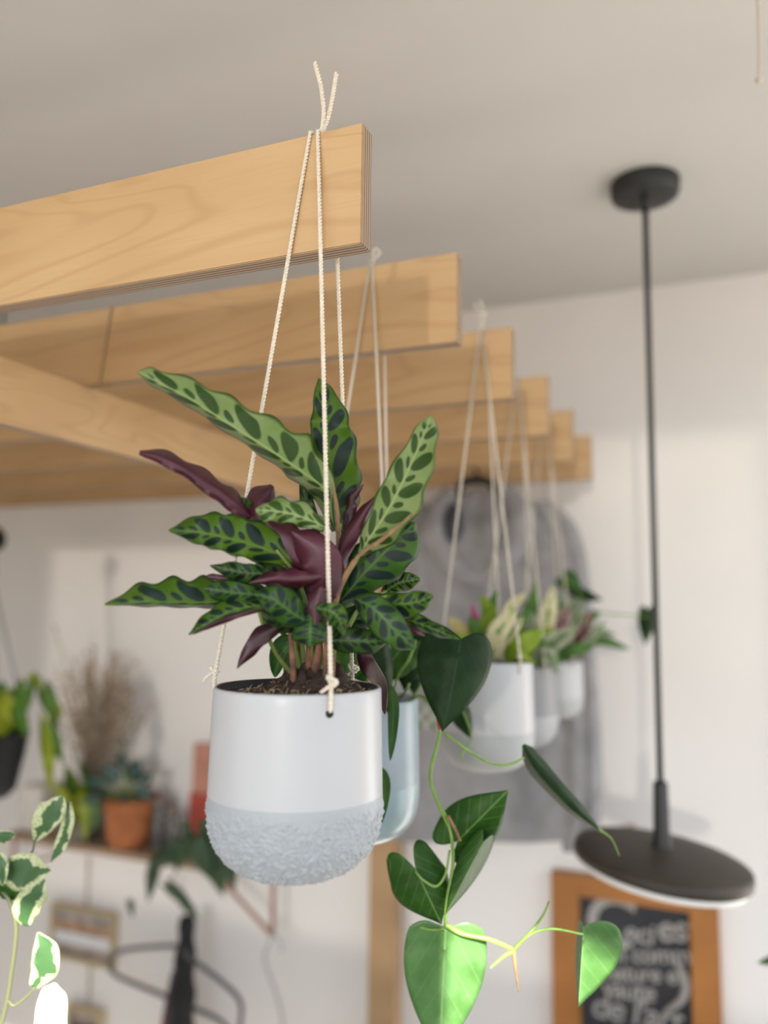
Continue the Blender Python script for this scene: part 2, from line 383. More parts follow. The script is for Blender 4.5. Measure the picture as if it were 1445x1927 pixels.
def winframe(name, a, b):
    mb = MB(); t = .008
    if abs(a[1]-b[1]) < .1:
        y0, y1 = a[1], b[1]
        mb.box((a[0], y0, a[2]), (b[0], y1, a[2]+t)); mb.box((a[0], y0, b[2]-t), (b[0], y1, b[2]))
        mb.box((a[0], y0, a[2]), (a[0]+t, y1, b[2])); mb.box((b[0]-t, y0, a[2]), (b[0], y1, b[2]))
    else:
        x0, x1 = a[0], b[0]
        mb.box((x0, a[1], a[2]), (x1, b[1], a[2]+t)); mb.box((x0, a[1], b[2]-t), (x1, b[1], b[2]))
        mb.box((x0, a[1], a[2]), (x1, a[1]+t, b[2])); mb.box((x0, b[1]-t, a[2]), (x1, b[1], b[2]))
    struct(mb.build(name, WFR, None, False))
winframe('window_1', (-1.6, YF-.08, SILL), (.47, YF-.04, LINT2))
winframe('window_2', (.472, YF-.08, SILL), (X1-.1, YF-.04, LINT))
winframe('window_3', (X1+.03, YF+.2, .9), (X1+.07, 1.90, 2.34))
portal(((-1.6+X1-.1)/2, YF-.13, (SILL+LINT)/2), (PI/2, 0, 0), X1-.1+1.6, LINT-SILL)
portal((X1+.11, .8, 1.45), (PI/2, 0, PI/2), 2.2, 1.7)
# ------------------------------------------------------------------ plywood beams
BX, BY, BS, BZ, BH, BT = -.245, .5433, .252, 1.9768, .10, .018
BXL = -2.4
ords = ['nearest plywood beam, its end crossed by a cream cord', 'second plywood beam from the front, partly shaded by the first', 'third plywood beam from the front, with the white pot below its end',
        'fourth plywood beam from the front', 'fifth plywood beam from the front, second from the wall', 'last plywood beam, closest to the back wall']
beams = []
for i in range(6):
    mb = MB(); mb.box((0, -BT/2, -BH/2), (BX-BXL, BT/2, BH/2), .0008)
    o = mb.build('plywood_beam', PLY, None, False); o.location = (BXL, BY+BT/2+BS*i, BZ-BH/2)
    o.data.transform(Matrix.Translation((0, 0, 0)))
    tag(o, ords[i], 'beam', 'row of plywood beams'); beams.append(o)
CX = -.752
mb = MB(); mb.box((0, -.009, -.0385), (2.3, .009, .0385), .0008)
cb = mb.build('cross_beam', PLY, None, False); cb.location = (CX-.009, -.40, BZ-BH-.0385); cb.rotation_euler = (0, 0, PI/2)
tag(cb, 'lower plywood beam running crosswise under the row of beams', 'beam')
WOODP = mat('pine_post', (.38, .24, .12), .6, var=.12, vscale=8)
mb = MB(); mb.box((-.78, 1.83, 0), (-.715, 1.885, BZ-BH-.077), .002)
tag(mb.build('wooden_post', WOODP, None, False), 'upright wooden post below the pots, standing against the wall', 'post')
# ------------------------------------------------------------------ planters
def ang_world(deg): # angle measured in view: 0 = right, 90 = away from the camera
    r = Vector((math.cos(YAW), math.sin(YAW), 0)); f = Vector((-math.sin(YAW), math.cos(YAW), 0)); a = math.radians(deg)
    return r*math.cos(a)+f*math.sin(a)
def pot_profile(R, H, split, nrow=40):
    "outer profile from rim to bottom centre as (r, z) with z=0 at the rim"
    up_ = [(R*.985, -.0005), (R*.992, -.002)]
    for k in range(1, 13): t = k/12; up_.append((R*(.992+.028*t), -.002-(split-.002)*t))
    lo = []; H2 = H-split; n = nrow
    for k in range(n+1):
        a = k/n*PI/2; c, s = math.cos(a), math.sin(a); e = 2/2.75
        lo.append((R*1.02*max(0, c)**e, -split-H2*max(0, s)**e))
    return up_, lo
def planter(idx, rim, R, H, split, Y, holes, tops, label, up_m, lo_m, fine=False, group='hanging planters in the row'):
    c = WY(rim[0], rim[1], Y); root = thing('hanging_planter', (c.x, c.y, c.z-H), label, 'planter', group)
    up_, lo = pot_profile(R, H, split, 170 if fine else 40); wl = .0045
    inner = [(R-wl-.001, -.004), (R-wl-.001, -split), (R*.8, -H*.9), (R*.3, -H+.008), (.0005, -H+.008)]
    top = [(R-wl*.75, -.0007), (R-wl*.4, 0.0004)]
    prof = inner[::-1]+top+up_
    mb = MB(); mb.lathe(prof, c, 128 if fine else 56); body = mb.build('pot_body', up_m, root)
    nseg = 640 if fine else 56; mb = MB(); mb.lathe(lo, c, nseg); 
    if fine:
        for v in mb.v:
            dz = -(v.z-c.z)-split; k = min(1, max(0, dz-.0015)/.008)
            q = v*1.0; nn = .5*noise.noise(q*170)+.9*noise.noise(q*400+Vector((3, 1, 7)))+.5*noise.noise(q*760)
            nn = max(0, nn+.12)**.8
            nd = (v-c); nd.z += split+.02; nd.normalize(); v += nd*(.0020*nn*k)
    mb.build('textured_base', lo_m, root)['label'] = 'rough grey lower third of the pot' if idx in (0, 2, 4) else 'paler lower part of the pot'
    knots = MB(); r0 = .0017 if fine else .0016
    for (ang, drop), (tx, ty, tyy) in zip(holes, tops):
        d = ang_world(ang); hp = c+d*(R*1.002)+Vector((0, 0, -drop)); t = WY(tx, ty, tyy)
        rimp = c+d*(R+.001)+Vector((0, 0, .003))
        mb = MB()
        over = [Vector((t.x+.001, BY+BS*idx+BT/2, BZ+.002)), Vector((t.x, tyy, BZ+.0015)), t]
        P = [hp-d*.006, hp+d*.0012]+[rimp+d*.0006]
        kn = rimp+Vector((0, 0, .006))
        rest = spline([kn, t], 12)
        path = P+rest+over[::-1]
        if fine: rope(mb, path, r0)
        else: mb.tube(path, r0*.9, 6)
        if fine:   # loose overhand knot and a short tail above the rim
            pts = [kn+Vector((0, 0, -.004)), kn+d*.003+RT*.003, kn+RT*-.003+Vector((0, 0, .004))+d*.002, kn-d*.002, kn+RT*.003+Vector((0, 0, .001))+d*.003, kn-RT*.004+d*.003-Vector((0, 0, .004)), kn-RT*.0075+d*.002-Vector((0, 0, .007))]
            rope(mb, spline(pts, 40), .0014)
        else: mb.blob(kn, .0035)
        mb.build('cord', CORD if fine else CORDP, root)
        if fine:
            hb = MB(); ax = d.to_track_quat('Z', 'Y').to_matrix()
            hb.lathe([(.0001, .0003), (.0024, .0003), (.0029, -.0002), (.003, -.002)], c+d*(R*1.004)+Vector((0, 0, -drop-.0022)), 20, ax)
            hb.build('cord_hole_shade', BLACKP, root)['label'] = 'black disc for the shade in the hole the cord passes through'  # black disc set on the pot wall, painting in the shade of the hole
    # knot on top of the beam with loose tails
    bz = Vector((t.x, BY+BS*idx+BT/2, BZ+.003))
    return root, c
D1 = BY+BT/2
root1, C1 = planter(0, (561, 1291), .0640, .137, .077, D1, [(-64, .0105), (53, .017), (174, .006)], [(598, 248, BY-.001), (628, 300, BY+BT+.001), (584, 250, BY-.001)],
    'large white hanging pot with rough grey base, in front of all others', GLAZE, GREYB, True)
# the tails above the first beam
mb = MB(); kt = Vector(((WY(604, 240, D1)).x, D1, BZ+.0025)); dd = depth(kt)
rope(mb, spline([kt, W(609, 215, dd+.004), W(604, 165, dd+.006), W(592, 118, dd+.008)], 20), .0019)
rope(mb, spline([kt, W(617, 222, dd+.006), W(626, 180, dd+.01), W(633, 138, dd+.014)], 20), .0019)
mb.blob(kt, .0035)
mb.build('cord_tails', CORD, root1)['label'] = 'two loose cord ends sticking up above the beam'
# soil + black nursery pot
soil_r = .0575
def soil_mesh(name, parent, c, r, drop, mounds, m, amp=.0035, n=70, fibres=0):
    V = []; Fc = []; k = 26
    for i in range(k+1):
        for j in range(n):
            a = 2*PI*j/n; rr = r*i/k; x, y = rr*math.cos(a), rr*math.sin(a)
            z = -drop+amp*noise.noise(Vector((c.x+x, c.y+y, 0))*90)+amp*.9*noise.noise(Vector((c.x+x, c.y+y, 2))*260)
            for mx, my, mr_, mh in mounds: z += mh*math.exp(-((x-mx)**2+(y-my)**2)/mr_**2)*(1+.5*noise.noise(Vector((x, y, 1))*150))
            V.append((c.x+x, c.y+y, c.z+z))
    for i in range(k):
        for j in range(n): q = (j+1) % n; Fc.append((i*n+j, i*n+q, (i+1)*n+q, (i+1)*n+j)) if i else Fc.append((j, (i+1)*n+q, (i+1)*n+j)) 
    o = raw(name, V, Fc, m, parent)
    return o
plant1 = thing('rattlesnake_plant', (C1.x, C1.y, C1.z-.12), 'leafy rattlesnake plant with wavy spotted leaves and purple undersides, growing in the front white pot', 'potted plant')
rr_, ff_ = ang_world(0), ang_world(90)
m1 = rr_*.012; m2 = rr_*.03+ff_*.01; m3 = rr_*-.005+ff_*.012
soil_mesh('soil', plant1, C1, soil_r, .007, [(m1.x, m1.y, .028, .020), (m2.x, m2.y, .014, .007), (m3.x, m3.y, .02, .006)], SOIL)['label'] = 'dark crumbly potting soil'
rnd = random.Random(4); mb = MB()
for k in range(260):
    a = rnd.uniform(0, 2*PI); q = rnd.random()**.5*.05; x = rr_*(q*math.cos(a)+.008)+ff_*(q*math.sin(a)*.9)
    hgt = .012*math.exp(-((x-m1).length/.03)**2)-.005
    p = C1+x+Vector((0, 0, hgt)); 
    if rnd.random() < .45: mb.blob(p, rnd.uniform(.0012, .0032), (1, 1, .8), 8, .5, 300)
    else:
        d = Vector((rnd.uniform(-1, 1), rnd.uniform(-1, 1), rnd.uniform(-.2, .7))).normalized()*rnd.uniform(.003, .009)
        mb.tube([p, p+d*.5+Vector((0, 0, .001)), p+d], [.0004, .0003, .0002], 4)
o = mb.build('coarse_fibres', FIB, plant1); o['kind'] = 'stuff'
o.data.materials.append(SOIL); 
for i_, p_ in enumerate(o.data.polygons): p_.material_index = 1 if len(p_.vertices) == 3 and (i_//80) % 3 else 0
nb = MB(); nb.lathe([(soil_r+.0006, -.006), (soil_r+.0012, -.0008), (soil_r+.0030, .0002), (soil_r+.0032, -.004), (soil_r+.001, -.012), (soil_r-.006, -.09)], C1+rr_*-.0002, 80)
nb.build('nursery_pot', BLACKP, plant1)['label'] = 'thin black plastic inner pot rim'
D0 = depth(C1)
cal = lambda *a, **k: leaf('leaf', plant1, *a[:3], a[3], D0, **k)
CAL_LIGHT2 = rattle('rattlesnake_leaf_pale_small', (.20, .29, .085), (.27, .35, .14), (.045, .10, .018), (.07, .13, .02), .3, n=3.4)
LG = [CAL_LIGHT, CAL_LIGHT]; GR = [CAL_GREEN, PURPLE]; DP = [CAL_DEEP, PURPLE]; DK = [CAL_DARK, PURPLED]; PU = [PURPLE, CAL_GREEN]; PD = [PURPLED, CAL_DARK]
S = [(0, 0)]
# pale upper left leaf
cal([(630, 1000, .0), (612, 925, -.01), (569, 889, -.02), (533, 864, -.028), (478, 828, -.035), (415, 788, -.04), (359, 752, -.045), (298, 720, -.05), (258, 700, -.053)],
    [(0, 5), (.08, 24), (.2, 26), (.35, 20), (.5, 17), (.7, 15), (.9, 12), (1, 1)], [(0, 5), (.08, 14), (.2, 40), (.33, 62), (.5, 52), (.66, 43), (.8, 33), (.9, 22), (.96, 17), (1, 1)], LG, cupA=.022, cupB=.006, waves=6.5, wamp=.11, wz=.004, nu=90, ph=.5)
cal([(648, 1010, .012), (638, 960, .012), (627, 911, .008), (616, 828, .0), (612, 773, -.003), (601, 712, -.006)],
    [(0, 7), (.2, 22), (.35, 33), (.65, 32), (.85, 22), (.95, 10), (1, 1)], [(0, 8), (.12, 26), (.3, 48), (.5, 55), (.68, 47), (.85, 33), (.95, 16), (1, 2)], GR, cupA=-.004, cupB=.004, waves=5.5, wamp=.08, wz=.004, nu=70)
cal([(676, 1045, -.02), (694, 1014, -.024), (732, 956, -.03), (763, 895, -.036), (793, 828, -.042), (811, 783, -.046)],
    [(0, 5), (.12, 10), (.3, 26), (.52, 36), (.72, 26), (.88, 18), (.97, 11), (1, 2)], [(0, 5), (.12, 22), (.3, 47), (.5, 52), (.7, 40), (.88, 25), (.97, 13), (1, 2)], LG, cupA=.004, cupB=.004, waves=4.5, wamp=.09, wz=.003, nu=70, ph=1)
# dried curled margins of that leaf
leaf('dried_leaf_edge', plant1, [(640, 1098, -.022), (676, 1045, -.027), (712, 1020, -.03), (752, 988, -.034), (782, 960, -.035)], 4, 4, [DRY], D0, wz=.002)['label'] = 'brown dried margin of the pale leaf'
leaf('dried_leaf_edge', plant1, [(634, 1035, -.01), (636, 990, -.012), (632, 945, -.012), (624, 905, -.012)], 4, 4, [DRY], D0, wz=.002)['label'] = 'brown dried margin of the long pale leaf'
cal([(640, 1132, -.01), (683, 1081, -.014), (720, 1043, -.017), (755, 1008, -.018), (781, 984, -.018)],
    [(0, 6), (.2, 34), (.45, 44), (.7, 38), (.88, 24), (1, 3)], [(0, 6), (.2, 38), (.45, 54), (.7, 50), (.88, 32), (1, 3)], DP, cupA=.004, cupB=.006, waves=3, wamp=.04, wz=.002)
cal([(575, 1062, -.02), (484, 1028, -.03), (424, 1012, -.038), (375, 1002, -.042), (317, 998, -.045)],
    [(0, 14), (.25, 30), (.5, 27), (.75, 24), (.9, 12), (1, 1)], [(0, 22), (.25, 46), (.5, 48), (.75, 36), (.9, 18), (1, 1)], GR, cupA=.004, cupB=.006, waves=5, wamp=.08, wz=.004, nu=70)
cal([(505, 1118, -.02), (454, 1127, -.026), (393, 1134, -.034), (332, 1134, -.042), (265, 1134, -.048), (197, 1138, -.052)],
    [(0, 5), (.2, 12), (.5, 10), (.8, 8), (1, 1)], [(0, 12), (.2, 40), (.4, 47), (.62, 46), (.8, 36), (.92, 16), (1, 1)], GR, cupA=.014, cupB=.008, waves=5.2, wamp=.13, wz=.004, nu=70)
cal([(470, 975, -.02), (440, 950, -.03), (400, 922, -.036), (350, 888, -.042), (300, 862, -.046), (262, 852, -.05)],
    [(0, 10), (.25, 14), (.6, 10), (.85, 10), (1, 2)], [(0, 10), (.3, 24), (.55, 22), (.75, 18), (.88, 14), (1, 4)], PU, cupA=-.004, cupB=.016, waves=3.8, wamp=.16, wz=.006, nu=70, ph=2)
cal([(478, 972, -.012), (460, 952, -.012), (434, 938, -.01)], 14, 14, GR, waves=2)
# purple backs in the middle
cal([(600, 1085, -.02), (552, 1040, -.024), (503, 990, -.022), (492, 945, -.016), (512, 913, -.008)], [(0, 20), (.3, 38), (.6, 32), (.85, 24), (1, 4)], [(0, 20), (.3, 45), (.6, 40), (.85, 26), (1, 4)], PU, cupA=.01, cupB=.01, waves=2.5, wamp=.1, wz=.005)
cal([(612, 992, -.034), (565, 972, -.038), (520, 962, -.041), (481, 960, -.043)], [(0, 10), (.3, 18), (.6, 20), (.85, 24), (1, 3)], [(0, 10), (.3, 28), (.6, 28), (.85, 16), (1, 3)], [CAL_LIGHT2, CAL_LIGHT2], cupA=.003, cupB=.008, waves=3.2, wamp=.15, wz=.005, ph=1)
cal([(604, 1150, -.03), (612, 1090, -.036), (598, 1040, -.038), (548, 1000, -.034)], [(0, 20), (.3, 42), (.6, 44), (.85, 28), (1, 3)], [(0, 16), (.3, 32), (.6, 40), (.85, 26), (1, 3)], PU, cupA=.01, cupB=.006, waves=2, wamp=.08, wz=.004, ph=3)
cal([(610, 1085, -.036), (560, 1090, -.038), (515, 1090, -.04), (467, 1097, -.04)], [(0, 12), (.4, 16), (.8, 10), (1, 1)], [(0, 16), (.4, 20), (.8, 12), (1, 1)], PU, cupA=.006, cupB=.006, waves=3, wamp=.15, wz=.004)
cal([(628, 1060, -.01), (650, 1020, -.012), (680, 975, -.016), (709, 932, -.02)], [(0, 12), (.4, 15), (.8, 12), (1, 1)], [(0, 16), (.4, 20), (.8, 9), (1, 1)], PU, cupA=.008, cupB=.004, waves=1.5, wz=.003)
cal([(645, 1020, .012), (658, 970, .012), (664, 935, .01), (684, 911, .008)], 9, 12, PU, waves=2, wz=.003)
cal([(605, 1105, -.052), (596, 1140, -.054), (592, 1184, -.054)], [(0, 8), (.3, 17), (.7, 17), (1, 3)], [(0, 8), (.3, 20), (.7, 18), (1, 3)], PU, cupA=.008, cupB=.006, waves=1.5, wz=.003)
cal([(580, 1172, -.05), (545, 1150, -.054), (515, 1128, -.056), (478, 1118, -.052)], [(0, 14), (.3, 30), (.65, 30), (.9, 12), (1, 1)], [(0, 14), (.3, 34), (.65, 32), (.9, 14), (1, 1)], DP, cupA=.006, cupB=.006, waves=2.5, wamp=.1, wz=.004)
cal([(585, 1150, -.05), (584, 1185, -.056), (583, 1216, -.056)], [(0, 16), (.4, 36), (.8, 34), (1, 6)], [(0, 16), (.4, 36), (.8, 34), (1, 6)], DP, cupA=.012, cupB=.012, waves=1.5, wz=.003)
cal([(594, 1145, -.06), (622, 1150, -.064), (640, 1168, -.064), (646, 1196, -.062)], [(0, 6), (.4, 22), (.7, 16), (1, 1)], [(0, 4), (.4, 22), (.7, 20), (1, 1)], LG if False else [CAL_GREEN, PURPLE], cupA=.004, cupB=.004, waves=2, wamp=.15, wz=.003)
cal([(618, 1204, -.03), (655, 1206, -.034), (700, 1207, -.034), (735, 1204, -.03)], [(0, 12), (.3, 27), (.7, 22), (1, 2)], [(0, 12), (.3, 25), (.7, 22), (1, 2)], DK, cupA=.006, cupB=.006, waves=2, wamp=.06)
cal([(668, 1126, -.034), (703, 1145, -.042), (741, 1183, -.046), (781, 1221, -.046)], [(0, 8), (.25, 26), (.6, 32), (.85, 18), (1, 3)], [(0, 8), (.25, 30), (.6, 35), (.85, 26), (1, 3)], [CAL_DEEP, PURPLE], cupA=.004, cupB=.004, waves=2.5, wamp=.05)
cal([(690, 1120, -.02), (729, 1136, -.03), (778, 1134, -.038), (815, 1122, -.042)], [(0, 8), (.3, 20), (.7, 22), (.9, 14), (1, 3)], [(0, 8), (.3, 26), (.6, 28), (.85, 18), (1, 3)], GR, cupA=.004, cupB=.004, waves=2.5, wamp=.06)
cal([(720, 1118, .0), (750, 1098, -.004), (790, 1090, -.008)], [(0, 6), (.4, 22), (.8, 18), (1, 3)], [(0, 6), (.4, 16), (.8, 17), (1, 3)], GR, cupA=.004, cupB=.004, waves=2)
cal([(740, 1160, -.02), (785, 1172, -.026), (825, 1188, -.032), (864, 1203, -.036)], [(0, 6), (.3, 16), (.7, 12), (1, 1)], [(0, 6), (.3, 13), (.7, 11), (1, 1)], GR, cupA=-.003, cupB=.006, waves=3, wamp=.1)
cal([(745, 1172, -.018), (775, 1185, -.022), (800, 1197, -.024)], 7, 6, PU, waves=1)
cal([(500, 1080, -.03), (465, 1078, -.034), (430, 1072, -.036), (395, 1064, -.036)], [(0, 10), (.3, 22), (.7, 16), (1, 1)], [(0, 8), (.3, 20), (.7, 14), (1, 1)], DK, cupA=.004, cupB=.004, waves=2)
cal([(430, 1090, -.03), (405, 1086, -.03), (388, 1083, -.03)], 6, 6, PU, waves=1)
cal([(505, 1120, -.038), (455, 1117, -.044), (415, 1112, -.046), (382, 1108, -.046)], [(0, 10), (.4, 20), (.8, 15), (1, 1)], [(0, 10), (.4, 24), (.8, 16), (1, 1)], DP, cupA=.004, cupB=.004, waves=2)
cal([(498, 1138, -.04), (440, 1149, -.046), (393, 1172, -.05), (355, 1194, -.052)], [(0, 6), (.4, 4), (1, 1)], [(0, 12), (.3, 26), (.6, 22), (.85, 10), (1, 1)], GR, cupA=-.002, cupB=.008, waves=3, wamp=.12)
cal([(498, 1142, -.036), (440, 1158, -.04), (393, 1178, -.044), (362, 1194, -.046)], [(0, 6), (.4, 8), (1, 1)], 4, PU, waves=1)
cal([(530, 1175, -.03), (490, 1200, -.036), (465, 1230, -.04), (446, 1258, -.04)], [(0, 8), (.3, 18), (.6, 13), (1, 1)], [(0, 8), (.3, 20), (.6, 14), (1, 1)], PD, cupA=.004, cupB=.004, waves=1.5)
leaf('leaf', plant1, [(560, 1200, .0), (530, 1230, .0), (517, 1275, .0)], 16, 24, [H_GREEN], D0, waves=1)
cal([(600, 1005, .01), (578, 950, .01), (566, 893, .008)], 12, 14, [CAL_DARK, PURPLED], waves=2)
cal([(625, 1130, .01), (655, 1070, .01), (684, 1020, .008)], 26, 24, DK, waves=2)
cal([(676, 1215, .015), (692, 1250, .02), (716, 1290, .05), (724, 1345, .07)], 16, 15, PD, waves=1)
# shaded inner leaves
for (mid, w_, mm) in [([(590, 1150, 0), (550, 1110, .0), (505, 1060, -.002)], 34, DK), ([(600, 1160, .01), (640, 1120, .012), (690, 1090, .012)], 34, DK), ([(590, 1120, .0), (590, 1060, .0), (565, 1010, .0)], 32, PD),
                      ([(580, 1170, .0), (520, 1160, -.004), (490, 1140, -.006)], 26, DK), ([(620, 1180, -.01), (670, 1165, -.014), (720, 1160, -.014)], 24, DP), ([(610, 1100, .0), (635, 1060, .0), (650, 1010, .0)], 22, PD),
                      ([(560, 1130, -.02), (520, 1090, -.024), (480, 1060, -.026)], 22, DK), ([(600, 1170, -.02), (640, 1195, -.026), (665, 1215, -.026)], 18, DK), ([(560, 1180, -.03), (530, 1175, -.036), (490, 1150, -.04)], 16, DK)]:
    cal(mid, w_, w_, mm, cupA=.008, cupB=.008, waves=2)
# stems and sheaths
rnd = random.Random(2)
sb = [(545, 528), (553, 545), (562, 556), (572, 566), (583, 580), (592, 590), (602, 600), (612, 615), (620, 632), (570, 540), (590, 610)]
for i, (bx, tx) in enumerate(sb):
    z0 = rnd.uniform(-.014, .02)
    o = stalk('stem', plant1, [(bx, 1284+rnd.uniform(-4, 8), D0+z0), ((bx*2+tx)/3, 1240, D0+z0-.004), (tx, 1165+rnd.uniform(-25, 15), D0+z0-.012)], (.0048 if i % 2 == 0 else .0028, .0018), STEMB if i % 3 else STEMG)
for pts in ([(568, 1290, 0), (520, 1230, -.01), (490, 1160, -.03), (490, 1120, -.03)], [(610, 1285, -.01), (618, 1200, -.02), (640, 1110, -.022), (676, 1045, -.022)], [(600, 1270, 0), (650, 1190, -.02), (685, 1135, -.03), (740, 1120, -.025)],
            [(590, 1280, 0), (600, 1180, 0), (632, 1060, 0), (640, 985, 0)], [(585, 1280, 0), (585, 1180, -.01), (560, 1090, -.02), (520, 1035, -.03)], [(605, 1278, 0), (625, 1200, -.01), (640, 1140, -.01)], [(600, 1280, 0), (640, 1200, .0), (700, 1130, .0), (735, 1108, .0)]):
    stalk('stem', plant1, [(a, b, D0+c) for a, b, c in pts], (.0020, .0012), STEMG)
stalk('stem', plant1, [(626, 1150, D0-.028), (640, 1100, D0-.026), (668, 1055, D0-.026)], (.0032, .0022), DRY)
# ------------------------------------------------------------------ second planter + philodendron
Y2 = BY+BS+BT/2; d2 = depth(WY(680, 1318, Y2))
root2, C2 = planter(1, (681, 1312), 107/F*d2, .148, .086, Y2, [(-60, .015), (60, .015), (-175, .008)], [(700, 492, BY+BS-.001), (722, 600, BY+BS+BT+.001), (697, 492, BY+BS-.001)],
    'blue-grey glazed hanging pot half hidden behind the big white one', MARB2, MARB)
mb = MB(); kt = Vector((WY(704, 485, Y2).x, Y2, BZ+.0035)); dd = depth(kt)
mb.tube(spline([kt, W(702, 478, dd), W(708, 468, dd), W(713, 478, dd), W(706, 486, dd), W(716, 474, dd)], 30), .0015, 6)
mb.build('cord_knot', CORDP, root2)['label'] = 'bow of cord on top of the beam'
philo = thing('heartleaf_philodendron', (C2.x, C2.y, C2.z-.11), 'heartleaf philodendron trailing a long vine to the bottom of the picture from the blue-grey pot', 'potted plant')
soil_mesh('soil', philo, C2, 98/F*d2, .012, [], SOIL)
dp = d2
dv = d2-.10           # trailing vine hangs a little nearer
H = lambda att, tip, wa, wb, m, da, dt=None, **k: heart('leaf', philo, att, tip, wa, wb, m, da, dt, **k)
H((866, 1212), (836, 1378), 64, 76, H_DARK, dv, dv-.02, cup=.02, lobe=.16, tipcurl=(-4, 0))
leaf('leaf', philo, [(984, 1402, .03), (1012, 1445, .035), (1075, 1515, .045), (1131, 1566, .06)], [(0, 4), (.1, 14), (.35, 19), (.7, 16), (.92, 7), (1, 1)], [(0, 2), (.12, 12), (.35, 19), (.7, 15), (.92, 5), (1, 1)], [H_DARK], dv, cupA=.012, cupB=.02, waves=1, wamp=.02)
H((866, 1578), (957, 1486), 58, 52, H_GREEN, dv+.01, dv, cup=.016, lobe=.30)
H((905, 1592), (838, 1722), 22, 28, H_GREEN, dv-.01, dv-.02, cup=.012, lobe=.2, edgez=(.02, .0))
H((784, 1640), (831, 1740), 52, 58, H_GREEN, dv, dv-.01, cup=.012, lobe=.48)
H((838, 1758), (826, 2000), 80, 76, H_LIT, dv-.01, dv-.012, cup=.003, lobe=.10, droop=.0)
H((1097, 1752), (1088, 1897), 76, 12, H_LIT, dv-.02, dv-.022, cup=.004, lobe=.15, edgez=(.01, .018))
H((868, 1330), (888, 1392), 14, 26, H_DARK, dv+.13, dv+.13, lobe=.2)
leaf('leaf', philo, [(736, 1290, .0), (740, 1330, -.0), (738, 1380, -.005), (734, 1432, -.01)], 12, 10, [H_GREEN], d2-.105, waves=1, wz=.001)
leaf('leaf', philo, [(712, 1442, .0), (724, 1480, -.002), (718, 1550, -.006)], 12, 13, [H_GREEN], d2-.105, waves=1, wz=.001)
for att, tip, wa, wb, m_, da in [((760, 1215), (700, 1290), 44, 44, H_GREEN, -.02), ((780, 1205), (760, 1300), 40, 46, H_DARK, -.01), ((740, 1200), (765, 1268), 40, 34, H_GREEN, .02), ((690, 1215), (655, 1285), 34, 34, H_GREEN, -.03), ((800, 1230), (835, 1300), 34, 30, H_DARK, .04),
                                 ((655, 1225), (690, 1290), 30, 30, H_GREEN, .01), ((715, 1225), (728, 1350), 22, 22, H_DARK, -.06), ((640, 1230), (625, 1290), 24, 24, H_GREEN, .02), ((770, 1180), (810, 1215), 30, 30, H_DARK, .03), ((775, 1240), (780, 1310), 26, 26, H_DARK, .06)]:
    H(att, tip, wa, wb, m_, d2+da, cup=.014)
V_ = lambda pts, r, m=VINE, n=24: stalk('stem', philo, pts, r, m, n)
V_([(765, 1322, d2-.01), (790, 1310, dv+.05), (812, 1330, dv+.02), (828, 1372, dv), (812, 1440, dv), (810, 1462, dv), (820, 1500, dv), (840, 1540, dv), (850, 1580, dv-.005), (852, 1630, dv-.005), (840, 1700, dv-.01), (838, 1742, dv-.01)], (.0017, .0016), VINE, 60)
V_([(838, 1740, dv-.01), (870, 1757, dv-.012), (920, 1768, dv-.014), (966, 1787, dv-.014)], (.0026, .0021))
V_([(966, 1787, dv-.014), (1000, 1752, dv-.01), (1022, 1722, dv), (1033, 1696, dv)], (.0018, .0008))
V_([(968, 1784, dv-.014), (1000, 1757, dv-.016), (1040, 1748, dv-.018), (1097, 1758, dv-.02)], (.0013, .0012))
V_([(968, 1788, dv-.014), (945, 1802, dv-.016), (922, 1822, dv-.02)], (.0024, .0012))
V_([(966, 1790, dv-.014), (970, 1825, dv-.016), (976, 1866, dv-.016)], (.0022, .0007), DRY)
V_([(836, 1380, dv), (880, 1412, dv), (925, 1437, dv+.01), (960, 1438, dv+.02), (986, 1426, dv+.03)], (.0014, .0011))
V_([(1126, 1560, dv+.06), (1150, 1578, dv+.06), (1165, 1610, dv+.06)], (.0012, .0004))
V_([(812, 1440, dv), (812, 1480, dv-.003), (832, 1530, dv-.003), (846, 1560, dv)], .0014)
V_([(843, 1535, dv-.004), (856, 1560, dv-.006), (866, 1582, dv-.004)], .0016, DRY)
V_([(846, 1600, dv-.006), (838, 1645, dv-.008), (820, 1668, dv-.01), (795, 1655, dv-.012), (782, 1640, dv-.006)], .0012)
V_([(835, 1748, dv-.012), (812, 1750, dv-.018), (790, 1745, dv-.02)], .001, VINE)
V_([(870, 1335, dv+.13), (886, 1385, dv+.13), (868, 1420, dv+.13), (872, 1432, dv+.13)], .001, VINE)
V_([(824, 1345, dv-.002), (829, 1372, dv-.003)], .0026, mat('red_node_sheath', (.35, .07, .03), .6))
for pts in ([(720, 1318, 0), (745, 1260, 0), (762, 1215, -.01)], [(735, 1318, 0), (750, 1270, -.03), (770, 1240, -.04), (782, 1205, -.03)], [(700, 1318, 0), (690, 1260, 0), (688, 1215, -.02)], [(770, 1320, 0), (785, 1300, -.02), (800, 1275, -.02), (812, 1262, -.01)], [(745, 1320, 0), (765, 1298, -.03), (770, 1285, -.03)]):
    V_([(a, b, d2+c) for a, b, c in pts], .0013)
